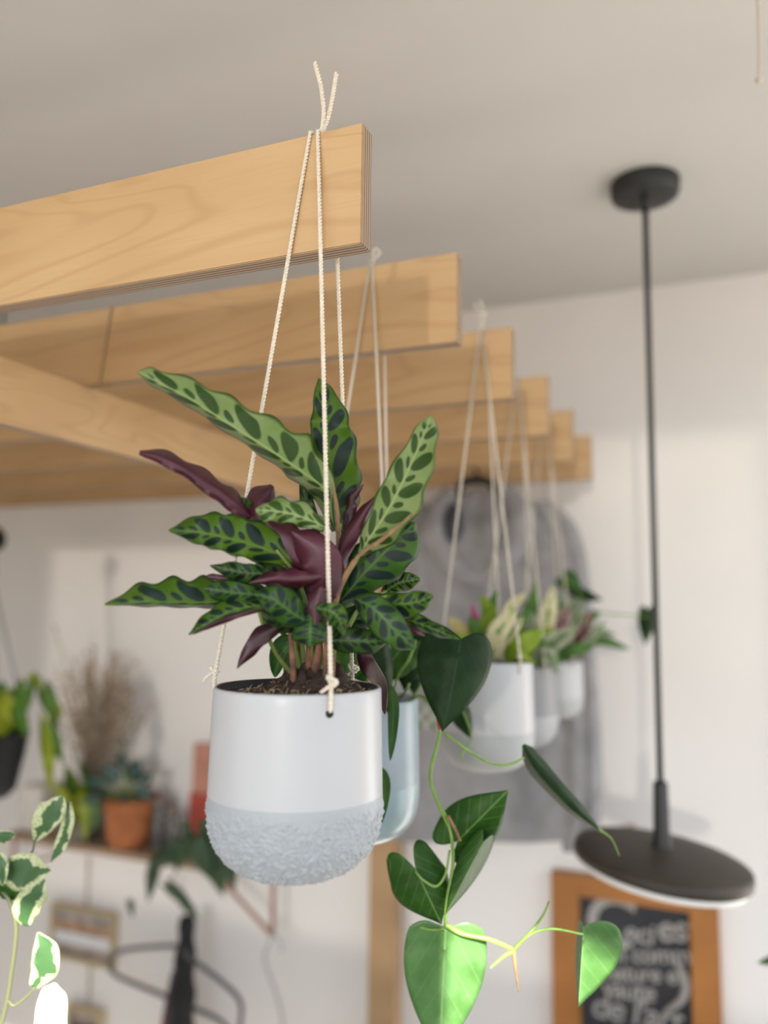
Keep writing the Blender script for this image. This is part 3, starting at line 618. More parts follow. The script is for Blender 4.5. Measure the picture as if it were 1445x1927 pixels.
# ------------------------------------------------------------------ planters three to five with mixed foliage plants
def Yb(i): return BY+BS*i+BT/2
def dY(px, py, Y): return depth(WY(px, py, Y))
d3 = dY(915, 1250, Yb(2)); d4 = dY(977, 1255, Yb(3)); d5 = dY(1036, 1243, Yb(4))
root3, C3 = planter(2, (916, 1243), 86/F*d3, .142, .088, Yb(2), [(-55, .012), (65, .012), (180, .008)], [(907, 625, BY+2*BS-.001), (915, 640, BY+2*BS+BT+.001), (903, 625, BY+2*BS-.001)],
    'white hanging pot with grey base, third from the front', GLAZE, GREYP)
root4, C4 = planter(3, (977, 1252), 70/F*d4, .130, .075, Yb(3), [(-60, .012), (60, .012), (180, .008)], [(975, 715, BY+3*BS-.001), (980, 720, BY+3*BS+BT+.001), (972, 715, BY+3*BS-.001)],
    'small grey hanging pot with a paler base, between two white pots', GREYG, GREYP)
root5, C5 = planter(4, (1037, 1243), 58/F*d5, .108, .066, Yb(4), [(-60, .012), (60, .012), (180, .008)], [(1026, 775, BY+4*BS-.001), (1030, 780, BY+4*BS+BT+.001), (1022, 775, BY+4*BS-.001)],
    'white and grey hanging pot farthest back in the row', GLAZE, GREYP)
kt = Vector((WY(905, 612, Yb(2)).x, Yb(2), BZ+.004)); dd = depth(kt); mb = MB()
mb.tube(spline([kt, W(908, 598, dd), W(910, 588, dd), W(902, 566, dd)], 20), .002, 6); mb.tube(spline([kt, W(904, 600, dd), W(899, 585, dd), W(890, 570, dd)], 16), .0016, 6); mb.blob(W(909, 590, dd), .004)
mb.build('cord_knot', CORDP, root3)
CREAM = variegated('cream_leaf', (.18, .28, .08), (.60, .55, .34), .25, sc=20)
LIME = heartmat('lime_leaf', (.20, .30, .02), (.28, .38, .04), .25); MIDG = heartmat('mid_green_leaf', (.06, .15, .03), (.09, .20, .04), .2)
PINKV = variegated('pink_veined_leaf', (.12, .05, .05), (.30, .16, .16), .5, sc=40); GREYL = variegated('silvery_leaf', (.10, .16, .06), (.33, .36, .24), .45, sc=40)
MAG = mat('magenta_bract', (.35, .03, .14), .5); YEL = mat('yellowing_leaf', (.40, .32, .12), .55, var=.2, vscale=40)
def lf(root, D, mid, w_, m, **k): return leaf('leaf', root, [(a, b, c) for a, b, c in mid], w_, w_, [m], D, waves=1.5, wz=.002, nu=22, nv=6, **k)
p3 = thing('variegated_plant', (C3.x, C3.y, C3.z-.1), 'cream and green variegated plant in the third pot from the front', 'potted plant', 'small mixed foliage plants')
soil_mesh('soil', p3, C3, 80/F*d3, .01, [], SOIL)
for mid, w_, m_ in [([(925, 1245, -.03), (935, 1195, -.05), (972, 1140, -.06)], 21, CREAM), ([(930, 1240, .0), (958, 1150, .0), (990, 1115, -.01)], 12, CREAM), ([(900, 1240, .0), (880, 1200, -.01), (842, 1162, -.02)], 18, YEL),
                    ([(900, 1245, .01), (910, 1180, .01), (935, 1140, .01)], 13, LIME), ([(920, 1245, .02), (925, 1170, .02), (905, 1118, .02)], 15, LIME), ([(950, 1240, -.02), (985, 1215, -.03), (1020, 1185, -.03)], 22, LIME),
                    ([(890, 1245, -.02), (880, 1215, -.03), (865, 1190, -.03)], 14, LIME), ([(955, 1245, -.03), (975, 1232, -.04), (1008, 1250, -.05)], 10, LIME), ([(905, 1245, .03), (915, 1170, .03), (935, 1110, .03)], 13, MIDG),
                    ([(940, 1245, .02), (960, 1190, .02), (1000, 1150, .02)], 18, MIDG), ([(900, 1240, .02), (895, 1175, .02), (888, 1135, .02)], 7, MAG), ([(955, 1245, -.02), (945, 1215, -.02), (985, 1160, -.03)], 16, CREAM), ([(915, 1245, -.05), (900, 1225, -.06), (885, 1205, -.06)], 14, MIDG), ([(960, 1240, .03), (990, 1200, .03), (1030, 1215, .03)], 16, MIDG)]:
    lf(p3, d3, mid, w_, m_)
p4 = thing('nerve_plant', (C4.x, C4.y, C4.z-.1), 'green and cream spiky plant above the small grey pot', 'potted plant', 'small mixed foliage plants')
soil_mesh('soil', p4, C4, 64/F*d4, .01, [], SOIL)
for mid, w_, m_ in [([(1000, 1250, 0), (1025, 1190, -.01), (1040, 1100, -.02)], 19, CREAM), ([(990, 1250, .02), (1000, 1170, .02), (1010, 1085, .02)], 15, MIDG), ([(1005, 1250, -.02), (1035, 1215, -.04), (1090, 1180, -.05)], 20, GREYL),
                    ([(1000, 1250, -.03), (1030, 1230, -.05), (1050, 1270, -.06)], 13, GREYL), ([(985, 1250, -.02), (1000, 1210, -.03), (1040, 1180, -.04)], 18, LIME), ([(1000, 1250, .02), (1050, 1180, .02), (1075, 1140, .02)], 14, PINKV),
                    ([(980, 1250, .0), (965, 1200, .0), (985, 1150, .0)], 14, MIDG), ([(1010, 1248, -.04), (1040, 1240, -.05), (1060, 1245, -.06)], 12, MIDG), ([(1000, 1250, 0), (1020, 1160, 0), (1055, 1115, 0)], 12, GREYL)]:
    lf(p4, d4, mid, w_, m_)
p5 = thing('trailing_plant', (C5.x, C5.y, C5.z-.08), 'bushy green and purple plant in the farthest hanging pot, one stem reaching right', 'potted plant', 'small mixed foliage plants')
soil_mesh('soil', p5, C5, 52/F*d5, .01, [], SOIL)
heart('leaf', p5, (1063, 1088), (1095, 1110), 19, 22, H_GREEN, d5, lobe=.3); heart('leaf', p5, (1085, 1115), (1135, 1130), 12, 12, H_DARK, d5, lobe=.3)
heart('leaf', p5, (1218, 1152), (1214, 1215), 17, 17, H_DARK, d5-.02, lobe=.2)
for mid, w_, m_ in [([(1070, 1240, 0), (1120, 1205, -.02), (1186, 1222, -.04)], 11, MIDG), ([(1060, 1240, 0), (1110, 1190, -.02), (1160, 1195, -.03)], 10, GREYL), ([(1050, 1240, 0), (1085, 1190, -.01), (1115, 1150, -.02)], 18, PINKV), ([(1055, 1240, -.02), (1090, 1200, -.04), (1105, 1175, -.05)], 20, PINKV),
                    ([(1045, 1240, .01), (1060, 1170, .01), (1085, 1125, .01)], 16, GREYL), ([(1060, 1240, .02), (1105, 1170, .02), (1130, 1150, .02)], 12, MIDG), ([(1040, 1240, -.03), (1075, 1225, -.06), (1120, 1215, -.07)], 13, MIDG), ([(1030, 1240, 0), (1035, 1180, 0), (1020, 1130, 0)], 14, MIDG), ([(1070, 1240, -.03), (1100, 1215, -.05), (1140, 1165, -.05)], 10, GREYL)]:
    lf(p5, d5, mid, w_, m_)
stalk('stem', p5, [(1080, 1200, d5), (1110, 1158, d5), (1160, 1156, d5-.01), (1216, 1160, d5-.02)], .0015, VINE)
stalk('stem', p5, [(1060, 1235, d5), (1065, 1160, d5), (1062, 1095, d5)], .0015, VINE); stalk('stem', p5, [(1060, 1235, d5), (1100, 1160, d5), (1088, 1115, d5)], .0012, VINE)
rnd = random.Random(21)
for root, D, cx_, y0, spread, ml, num in ((p3, d3, 930, 1240, 70, [LIME, MIDG, CREAM, MIDG], 16), (p4, d4, 1000, 1245, 60, [MIDG, GREYL, MIDG, PINKV], 16), (p5, d5, 1065, 1236, 62, [MIDG, GREYL, PINKV, MIDG], 22)):
    for k in range(num):
        a = rnd.uniform(-1, 1); tx = cx_+a*spread; ty = y0-rnd.uniform(20, 125)*(1-.35*abs(a)); z_ = rnd.uniform(-.028, .04)
        lf(root, D, [(cx_+a*18, y0, z_*.4), ((cx_+tx)/2+a*8, (y0+ty)/2-6, z_*.8), (tx, ty, z_)], rnd.uniform(9, 15), ml[k % 4])
# ------------------------------------------------------------------ pendant lamp
BLK = mat('matt_black_metal', (.016, .017, .017), .5); RODM = mat('grey_black_rod', (.05, .05, .05), .35); SHADE = mat('dusty_black_shade', (.034, .024, .016), .6, var=.25, vscale=9)
DIFF = mat('white_diffuser', (.82, .82, .80), .4)
pc = WY(1213, 352, 1.446); pc.z = ZC; PXY = Vector((pc.x, 1.446, 0))
dz_ = lambda py, px=1235: WY(px, py, 1.446).z
lamp = thing('pendant_lamp', (PXY.x, PXY.y, dz_(1640)), 'black disc pendant lamp hanging from the ceiling on a thin rod', 'lamp')
P0 = Vector((PXY.x, PXY.y, 0)); zc = ZC
mb = MB(); mb.lathe([(.0001, -.028), (.05, -.028), (.0575, -.025), (.06, -.018), (.06, 0)], P0+Vector((0, 0, zc)), 56)
for a in (200, 20): mb.lathe([(.0001, -.0305), (.004, -.0305), (.004, -.027)], P0+Vector((.032*math.cos(math.radians(a-60)), .032*math.sin(math.radians(a-60)), zc)), 12)
mb.lathe([(.008, -.028), (.008, -.045), (.005, -.047)], P0+Vector((0, 0, zc)), 20); mb.build('ceiling_canopy', BLK, lamp)
zs = dz_(1470); zb = dz_(1590)
mb = MB(); mb.tube([P0+Vector((0, 0, zc-.02)), P0+Vector((0, 0, zs))], .0055, 16); mb.build('rod', RODM, lamp)
mb = MB(); mb.lathe([(.0001, zs), (.0105, zs), (.012, zs-.004), (.0135, zb+.012), (.016, zb), (.016, zb-.01)], P0, 24); mb.build('socket', BLK, lamp)
R_ = .152
tilt = Euler((math.radians(0), math.radians(6.5), 0)).to_matrix(); R_ = .152
sc_ = P0+Vector((.0, 0, zb-.012))
mb = MB(); mb.lathe([(r_*.925, z_) for r_, z_ in [(.0001, .010), (.05, .009), (.11, .004), (.143, -.001), (.150, -.004), (.152, -.009), (.152, -.020), (.149, -.021), (.13, -.017), (.0001, -.017)]], sc_, 96, tilt); mb.build('lamp_shade', SHADE, lamp)
mb = MB(); mb.lathe([(r_*.925, z_) for r_, z_ in [(.142, -.016), (.145, -.024), (.143, -.031), (.13, -.035), (.0001, -.036)]], sc_, 96, tilt); mb.build('diffuser', DIFF, lamp)['label'] = 'white diffuser ring under the disc'
# ------------------------------------------------------------------ chalkboard
FRW = mat('orange_brown_wood', (.36, .14, .027), .5, var=.12, vscale=7); BRD = mat('chalkboard', (.020, .021, .025), .7, var=.3, vscale=12); CHK = mat('chalk', (.34, .32, .30), .9)
yb_ = YW-.03
a_ = WY(1037, 1632, yb_); b_ = WY(1352, 1690, yb_); i0 = WY(1090, 1690, yb_); i1 = WY(1297, 1712, yb_)
xl, xr, zt = a_.x, b_.x, (a_.z+b_.z)/2; il, ir, it = i0.x, i1.x, (i0.z+i1.z)/2; fwid = zt-it; zbm = zt-.62
cbd = thing('chalkboard_sign', ((xl+xr)/2, yb_, zbm), 'chalkboard in an orange-brown wooden frame with white hand lettering', 'sign')
mb = MB()
mb.box((xl, yb_-.005, zbm), (il, YW-.001, zt), .002); mb.box((ir, yb_-.005, zbm), (xr, YW-.001, zt), .002); mb.box((il, yb_-.005, it), (ir, YW-.001, zt), .002); mb.box((il, yb_-.005, zbm), (ir, YW-.001, zbm+.05), .002)
mb.build('frame', FRW, cbd, False)
boxo('board', (il-.002, yb_+.008, zbm+.03), (ir+.002, YW-.002, it+.002), BRD, cbd)
def text(s, x, z, size, parent, m, shear=.15, rot=0, bold=.012):
    cu = bpy.data.curves.new('lettering', 'FONT'); cu.body = s; cu.size = size; cu.shear = shear; cu.offset = bold*size; cu.extrude = .0004; cu.space_character = .92
    o = bpy.data.objects.new('tmp', cu); COL.objects.link(o); bpy.context.view_layer.update()
    me = bpy.data.meshes.new_from_object(o); bpy.data.objects.remove(o)
    me.transform(Matrix.Translation((x, yb_+.0075, z))@Matrix.Rotation(rot, 4, 'Y')@Matrix.Rotation(PI/2, 4, 'X'))
    return linko('lettering', me, m, parent, False)
wI = ir-il; lab = ['Ceci est', 'un comme', 'nature et', 'vaute', 'de l\'art', 'pour']
def zz(py): return WY(1190, py, yb_).z
text('C', il+.006, zz(1790), .155, cbd, CHK, .1, 0, .02); text('eci', il+.092, zz(1775), .062, cbd, CHK); text('est', il+.165, zz(1765), .078, cbd, CHK, .15, math.radians(-8))
text('un comme', il+.05, zz(1822), .052, cbd, CHK, .15, math.radians(-8), .012); text('nature et', il+.05, zz(1856), .050, cbd, CHK, .15, math.radians(-7), .012)
text('vaute', il+.045, zz(1888), .056, cbd, CHK, .15, math.radians(-4), .012); text("de l'art", il+.02, zz(1930), .075, cbd, CHK, .15, 0, .012)
mb = MB(); mb.tube(spline([(ir-.035, yb_+.006, zz(1790)), (ir-.012, yb_+.006, zz(1830)), (ir-.02, yb_+.006, zz(1865)), (ir-.055, yb_+.006, zz(1895))], 20), [.004+.005*math.sin(PI*i/20) for i in range(21)], 8); mb.build('chalk_flourish', CHK, cbd)
# small pink ornament on top of the frame
mb = MB(); oc = WY(1187, 1570, yb_); 
mb.tube(spline([oc+Vector((-.022, 0, -.03)), oc+Vector((-.02, 0, .0)), oc+Vector((0, 0, .016)), oc+Vector((.02, 0, 0)), oc+Vector((.022, 0, -.03))], 24), .005, 8)
mb.tube([oc+Vector((-.022, 0, -.03)), oc+Vector((-.022, 0, zt-oc.z+.0))], .005, 8); mb.tube([oc+Vector((.022, 0, -.03)), oc+Vector((.022, 0, zt-oc.z+.0))], .005, 8)
mb.build('hanging_loop', mat('pink_brown_leather', (.42, .26, .20), .6), cbd)['label'] = 'pinkish strap loop above the frame'
# ------------------------------------------------------------------ grey hooded jacket on a hanger
CLOTH = mat('grey_wool_cloth', (.27, .265, .27), .95, var=.10, vscale=30, bump=.5, bscale=500, sheen=.3); DCL = mat('dark_lining', (.05, .052, .065), .9)
YJ = 1.785
jk = thing('grey_jacket', WY(940, 1590, YJ), 'grey hooded jacket hanging on a black hanger behind the row of pots', 'jacket')
def cloth_loft(name, rows, m, thick, fold=.006, fr=14, seed=0, n=48):
    "rows: (py, pxleft, pxright) silhouette; builds a closed flattened tube with folds"
    V = []; Fc = []; R = []; N = 44
    P = spline([(a, b, c) for a, b, c in rows], N)
    for i, p in enumerate(P):
        l = WY(p.y, p.x, YJ); r = WY(p.z, p.x, YJ); c = (l+r)/2; h = (r-l)/2
        for j in range(n):
            a = 2*PI*j/n; ca, sa = math.cos(a), math.sin(a)
            x = c+h*ca; f = fold*math.sin(fr*ca+seed+i*.05+2*noise.noise(Vector((ca*2, i*.06, seed))))+fold*1.5*noise.noise(Vector((ca*3, i*.12, seed+5)))
            V.append((x.x, YJ-(thick*abs(sa)**.6*(1 if sa > 0 else -1))-f*(1 if sa > 0 else 0)*abs(sa), x.z))
    for i in range(N):
        for j in range(n): q = (j+1) % n; Fc.append((i*n+j, i*n+q, (i+1)*n+q, (i+1)*n+j))
    Fc.append(tuple(range(n))); Fc.append(tuple(N*n+j for j in range(n))[::-1])
    return raw(name, V, Fc, m, jk)
cloth_loft('jacket_body', [(930, 860, 985), (965, 800, 1045), (1010, 768, 1075), (1100, 762, 1080), (1250, 752, 1085), (1400, 742, 1090), (1500, 738, 1095), (1560, 735, 1088), (1578, 740, 1084)], CLOTH, .035, .007, 11)
cloth_loft('sleeve', [(945, 985, 1045), (985, 1005, 1083), (1060, 1030, 1106), (1200, 1048, 1118), (1400, 1058, 1132), (1540, 1062, 1130), (1596, 1058, 1108)], CLOTH, .032, .005, 6, 2)
cloth_loft('sleeve', [(950, 790, 850), (1000, 758, 830), (1100, 748, 815), (1300, 738, 800), (1500, 732, 790), (1545, 734, 786)], CLOTH, .03, .005, 6, 4)
mb = MB()   # hood lying open: two thick lapels of cloth meeting in a V
for pts in ([(850, 925), (826, 960), (822, 1010), (848, 1062), (900, 1092)], [(945, 918), (975, 955), (978, 1005), (948, 1055), (900, 1092)]):
    mb.tube(spline([WY(a, b, YJ-.038) for a, b in pts], 36), [.018+.012*math.sin(PI*i/36) for i in range(37)], 14)
mb.blob(WY(925, 1010, YJ-.03), .04, (.8, .4, 1.6), 14, .3, 30); mb.blob(WY(900, 1075, YJ-.03), .045, (1.3, .4, .8), 14, .3, 30)
mb.build('hood', CLOTH, jk)
MB().blob(WY(852, 985, YJ-.05), .03, (.7, .5, 1.5), 14).build('lining', DCL, jk)['label'] = 'dark navy opening of the hood'
MB().blob(WY(898, 950, YJ-.01), .042, (1, .35, 1.0), 14).build('neck_lining', mat('beige_lining', (.42, .37, .33), .9), jk)['label'] = 'beige lining at the neck'
# checked patch on the pocket
CHKW = mat('checked_fabric', (.5, .48, .42), .9); nt = CHKW.node_tree; ck = nt.nodes.new('ShaderNodeTexChecker'); ck.inputs['Scale'].default_value = 62; ck.inputs[1].default_value = (.50, .47, .41, 1); ck.inputs[2].default_value = (.03, .08, .06, 1)
nt.links.new(coords(nt), ck.inputs[0]); nt.links.new(ck.outputs[0], nt.nodes['Principled BSDF'].inputs[0])
c0 = WY(776, 1322, YJ-.05); c1 = WY(838, 1375, YJ-.05)
boxo('checked_patch', (c0.x, YJ-.052, c1.z), (c1.x, YJ-.044, c0.z), CHKW, jk)['label'] = 'green and cream checked patch'
hk = thing('coat_hanger', WY(897, 935, YJ), 'black hanger holding up the grey jacket', 'hanger')
mb = MB(); mb.tube(spline([WY(a, b, YJ-.02) for a, b in [(865, 935), (868, 912), (895, 902), (925, 912), (932, 935)]], 20), .009, 10); mb.build('hanger_arms', BLACKP, hk)
mb = MB(); mb.tube(spline([WY(897, 905, YJ-.02), WY(897, 890, YJ-.01), WY(891, 878, YJ+.01), WY(893, 868, 1.802)], 16), .003, 8); mb.build('hanger_hook', BLACKP, hk)
# ------------------------------------------------------------------ wall shelf on the left with its things
YS = 1.80; SHW = mat('pale_brown_shelf', (.33, .225, .14), .6, var=.12, vscale=8)
s0 = WY(0, 1565, YS); s1 = WY(345, 1622, YS); zS = (s0.z+s1.z)/2
xS1 = s1.x
sh = thing('wall_shelf', ((s0.x+xS1)/2, 1.87, zS-.02), 'wooden wall shelf carrying plants and a terracotta pot', 'shelf')
boxo('shelf_board', (-1.9, YS, zS-.018), (xS1+.03, YW, zS), SHW, sh, .002)
COP = mat('brown_leather_strap', (.34, .17, .12), .5)
q = WY(28, 1590, YS); mb = MB(); mb.box((q.x-.007, YS-.003, zS-.10), (q.x+.007, YS, zS+.0)); mb.box((q.x-.007, YS-.003, zS-.10), (q.x+.007, YW-.001, zS-.097)); mb.build('strap', COP, sh, False)
def onshelf(px, y=1.87):
    r = ray(px, 1600); k = y/r.y; return Vector((EYE.x+r.x*k, y, zS))
TERRA = mat('terracotta', (.36, .12, .04), .8, var=.12, vscale=20)
def szpx(px_w, p): return px_w/F*depth(p)
p = onshelf(243, 1.85); R = szpx(45, p)
tp = thing('terracotta_pot', p, 'round terracotta pot on the wall shelf', 'pot')
mb = MB(); mb.lathe([(.0001, 0), (R*.72, 0), (R*.9, R*.25), (R*1.02, R*.8), (R*1.02, R*1.3), (R*1.1, R*1.35), (R*1.12, R*2.0), (R*1.0, R*2.0), (R*.95, R*1.7), (.0001, R*1.7)], p, 48); mb.build('pot_body', TERRA, tp)
BLG = mat('blue_green_leaf', (.035, .075, .062), .5, var=.3, vscale=20)
bp = thing('eucalyptus_plant', p+Vector((0, 0, R*1.7)), 'blue-green leafy plant growing in the terracotta pot', 'potted plant')
dd = depth(p); rnd = random.Random(8)
for (x, y, ang, L_) in [(190, 1475, 200, 34), (215, 1465, 240, 36), (248, 1462, 290, 40), (262, 1490, 30, 34), (205, 1500, 170, 34), (235, 1500, 90, 32), (180, 1500, 150, 28), (255, 1515, 60, 34), (228, 1440, 270, 26), (232, 1400, 250, 12), (270, 1470, 320, 26), (200, 1530, 120, 26)]:
    a = math.radians(ang); heart('leaf', bp, (x, y), (x+L_*math.cos(a), y+L_*math.sin(a)), L_*.42, L_*.42, BLG, dd-rnd.uniform(.0, .05), nth=24, nr=3)
    stalk('stem', bp, [(243, 1520, dd), ((243+x)/2, (1500+y)/2-8, dd-.01), (x, y, dd-.02)], .0018, VINE, 8, 5)
# dried bouquet in a glass bottle
p = onshelf(175, 1.88); dd = depth(p)
GLS = mat('clear_glass', (.9, .93, .92), .05); nt = GLS.node_tree; nt.nodes['Principled BSDF'].inputs['Transmission Weight'].default_value = .9
vs = thing('glass_bottle', p, 'clear bottle on the shelf holding the dried stems', 'vase')
mb = MB(); mb.lathe([(.0001, 0.001), (.026, .001), (.028, .01), (.028, .08), (.014, .11), (.012, .15), (.014, .152), (.0125, .152), (.010, .11), (.025, .08), (.025, .004), (.0001, .004)], p, 32); mb.build('bottle_body', GLS, vs)
DRB = mat('dried_grass', (.42, .33, .22), .9, var=.3, vscale=30); DRP = mat('dried_flower_head', (.44, .34, .25), .95, var=.35, vscale=60)
bq = thing('dried_bouquet', p+Vector((0, 0, .02)), 'bunch of dried grasses and flowers standing on the shelf', 'dried flowers')
mbS = MB(); mbH = MB(); rnd = random.Random(5)
base = p+Vector((0, 0, .03))
for k in range(75):
    tx = rnd.gauss(185, 42); ty = rnd.uniform(1215, 1330)+abs(tx-185)*.35
    t = W(tx, ty, dd+rnd.uniform(-.06, .05)); mid_ = base.lerp(t, .45)+(base-t).cross(fw)*rnd.uniform(-.03, .03); mid_.x = base.x+(t.x-base.x)*.28
    P = spline([base, mid_, t], 10); mbS.tube(P, .0012, 4)
    for s_ in range(9):
        q = P[-1].lerp(P[5], s_/9)+Vector((rnd.uniform(-1, 1), rnd.uniform(-1, 1), rnd.uniform(-1, 1)))*.007; mbH.blob(q, rnd.uniform(.002, .006), (1, 1, 1.4), 8, .4, 60)
for s_ in range(40):
    f = s_/40; q = W(100+f*45, 1175+f*150, dd)+Vector((rnd.uniform(-1, 1), rnd.uniform(-1, 1), rnd.uniform(-1, 1)))*.004; mbH.blob(q, .0025, (1, 1, 1), 8)
mbS.tube(spline([base, W(160, 1380, dd), W(100, 1175, dd)], 14), .0013, 5)
mbS.build('stems', DRB, bq)['kind'] = 'stuff'; mbH.build('flower_heads', DRP, bq)['kind'] = 'stuff'
# yellow-green strap leaved plant
LIM2 = mat('yellow_green_leaf', (.30, .36, .015), .45, transl=.3, var=.25, vscale=25); GR2 = mat('fresh_green_leaf', (.07, .17, .012), .45, transl=.25, var=.25, vscale=25)
p = onshelf(150, 1.83); dd = depth(p)
wp = thing('plant_pot', p, 'small pot hidden among yellow-green leaves on the shelf', 'pot'); mb = MB(); mb.lathe([(.0001, 0), (.028, 0), (.034, .06), (.031, .06), (.028, .05), (.0001, .05)], p, 32); mb.build('pot_body', mat('grey_brown_pot', (.16, .14, .11), .7), wp)
sp = thing('strap_leaf_plant', p+Vector((0, 0, .05)), 'plant with drooping yellow-green leaves on the shelf beside the terracotta pot', 'potted plant')
for mid, w_, m_ in [([(152, 1545, 0), (140, 1480, -.01), (120, 1440, -.02)], 14, LIM2), ([(155, 1540, 0), (158, 1500, -.06), (160, 1585, -.09)], 15, LIM2), ([(150, 1540, 0), (130, 1480, -.03), (140, 1455, -.04)], 14, GR2), ([(165, 1545, 0), (178, 1500, -.06), (176, 1565, -.09)], 13, GR2), ([(148, 1545, 0), (120, 1500, -.05), (105, 1475, -.06)], 12, LIM2), ([(150, 1540, 0), (165, 1480, 0), (150, 1430, 0)], 11, GR2)]:
    leaf('leaf', sp, mid, w_, w_, [m_], dd, waves=1, nu=16, nv=4)
# white box, glass jars, red packet
p = onshelf(62, 1.86); r_ = szpx(28, p)
tag(boxo('white_box', (p.x-r_, 1.84, zS), (p.x+r_, 1.93, zS+.125), mat('white_card', (.62, .58, .54), .7, var=.05, vscale=15), None, .003), 'off-white upright box at the left of the shelf', 'box')
for px_, h_ in ((296, .12), (322, .10)):
    p = onshelf(px_, 1.86); g = thing('glass_jar', p, ('taller clear' if h_ > .11 else 'shorter clear')+' glass jar right of the terracotta pot', 'jar', 'glass jars on the shelf')
    mb = MB(); mb.lathe([(.0001, .001), (.017, .001), (.018, .004), (.018, h_*.8), (.013, h_), (.011, h_), (.016, h_*.8), (.016, .005), (.0001, .005)], p, 28); mb.build('jar_body', GLS, g)
    mb = MB(); mb.lathe([(.0001, h_+.008), (.0145, h_+.008), (.0145, h_-.004)], p, 20); mb.build('lid', mat('brown_lid', (.25, .2, .17), .5), g)
RED = mat('red_card', (.36, .05, .03), .6, var=.2, vscale=25); CORAL = mat('coral_card', (.44, .20, .14), .6, var=.1, vscale=25)
xs1 = onshelf(352, 1.86); xs2 = onshelf(398, 1.86); 
boxr = thing('red_packet', (xs1.x+.02, 1.88, zS), 'upright red and coral printed packet left of the big white pot', 'packet')
bt = WY(370, 1400, 1.86).z
boxo('packet_front', (xs1.x, 1.86, zS), (xs2.x, 1.89, zS+(bt-zS)*.55), RED, boxr, .002); boxo('packet_top', (xs1.x+.006, 1.862, zS+(bt-zS)*.5), (xs2.x, 1.888, bt), CORAL, boxr, .002)
boxo('shelf_board_end', (xS1+.03, YS, zS-.018), (xs2.x+.03, YW, zS), SHW, sh, .002)
# dark trailing plant at the right end
DG = mat('dark_green_leaf', (.022, .055, .018), .5, var=.3, vscale=20); p = onshelf(405, 1.80); dd = depth(p)-.05
tpl = thing('dark_trailing_plant', p+Vector((0, -.03, .0)), 'dark green plant trailing off the right end of the shelf', 'potted plant')
for att, tip, w_ in [((395, 1585), (420, 1690), 28), ((370, 1590), (400, 1660), 22), ((345, 1590), (330, 1640), 16), ((325, 1600), (278, 1640), 18), ((290, 1630), (278, 1700), 13), ((355, 1575), (345, 1535), 12), ((430, 1600), (440, 1680), 16), ((320, 1670), (370, 1715), 13), ((345, 1700), (375, 1730), 9), ((245, 1698), (250, 1728), 7), ((400, 1560), (370, 1545), 16), ((300, 1622), (330, 1612), 12)]:
    heart('leaf', tpl, att, tip, w_, w_, DG, dd-rnd.uniform(0, .04), nth=24, nr=3)
for pts in ([(405, 1580), (340, 1590), (290, 1620), (285, 1650)], [(405, 1580), (350, 1620), (320, 1665), (345, 1705)], [(400, 1590), (410, 1620), (430, 1650)]):
    stalk('stem', tpl, [(a, b, dd) for a, b in pts], .0018, DG, 12, 5)
soil_mesh('soil', tpl, onshelf(420, 1.88)+Vector((0, 0, .062)), .033, .004, [], SOIL)
pb = MB(); pb.lathe([(.0001, 0), (.032, 0), (.04, .065), (.036, .065), (.033, .055), (.0001, .055)], onshelf(420, 1.88), 28)
boxr2 = thing('dark_pot', onshelf(420, 1.88), 'dark pot behind the big white pot holding the trailing plant', 'pot'); pb.build('pot_body', mat('dark_brown_pot', (.05, .035, .03), .6), boxr2)
# strap bracket right of it
br = thing('shelf_bracket', WY(515, 1690, 1.85), 'brown strap bracket below the big white pot', 'bracket')
mb = MB(); mb.tube([WY(515, 1600, 1.86), WY(513, 1762, 1.86)], .0065, 8); mb.build('upright', COP, br)
mb = MB(); mb.tube([WY(512, 1760, 1.86), WY(430, 1670, 1.86), WY(405, 1625, 1.86)], .006, 8); mb.build('diagonal', COP, br)
SIL = mat('grey_wire', (.42, .42, .42), .4, metal=.3); DH = mat('dark_grey_plastic', (.07, .07, .075), .5)
wh = thing('wire_hanger', WY(520, 1770, 1.84), 'pale wire hanger hooked on the strap bracket', 'hanger')
mb = MB(); mb.tube(spline([WY(a, b, 1.85) for a, b in [(515, 1755), (505, 1780), (498, 1800), (505, 1830), (520, 1870), (532, 1920), (530, 1960)]], 24), .004, 8); mb.tube(spline([WY(a, b, 1.85) for a, b in [(515, 1755), (530, 1780), (528, 1790)]], 10), .003, 8); mb.build('hanger_body', SIL, wh)
for k, (pts, lb) in enumerate([([(345, 1780), (290, 1782), (225, 1790), (208, 1812), (220, 1836), (300, 1870), (345, 1890), (420, 1925), (450, 1990)], 'dark hanger with its bar pointing left below the gold frame'),
                        ([(345, 1790), (375, 1815), (420, 1850), (452, 1885), (452, 1930), (445, 1980)], 'dark hanger slanting down right beside the black garment')]):
    hg = thing('clothes_hanger', WY(345, 1790, 1.86), lb, 'hanger'); mb = MB(); mb.tube(spline([WY(a, b, 1.86-.07*k) for a, b in pts], 36), .0062, 8); mb.build('hanger_body', DH, hg)
    mb = MB(); mb.tube(spline([WY(345, 1785, 1.86-.07*k), WY(348, 1755, 1.86), WY(352, 1738, 1.9), WY(352, 1738, YW)], 12), .003, 6); mb.build('hanger_hook', DH, hg)
BG = mat('black_fabric', (.012, .012, .014), .9, bump=.3, bscale=200)
bgm = thing('black_garment', WY(345, 1950, 1.86), 'black strap-like garment hanging below the trailing plant', 'garment')
mb = MB(); P = spline([WY(a, b, 1.83) for a, b in [(352, 1725), (350, 1780), (345, 1850), (342, 1920), (340, 2000)]], 24); mb.tube(P, [.018+.014*min(1, i/14)+.003*math.sin(i) for i in range(25)], 12); mb.build('garment_body', BG, bgm)
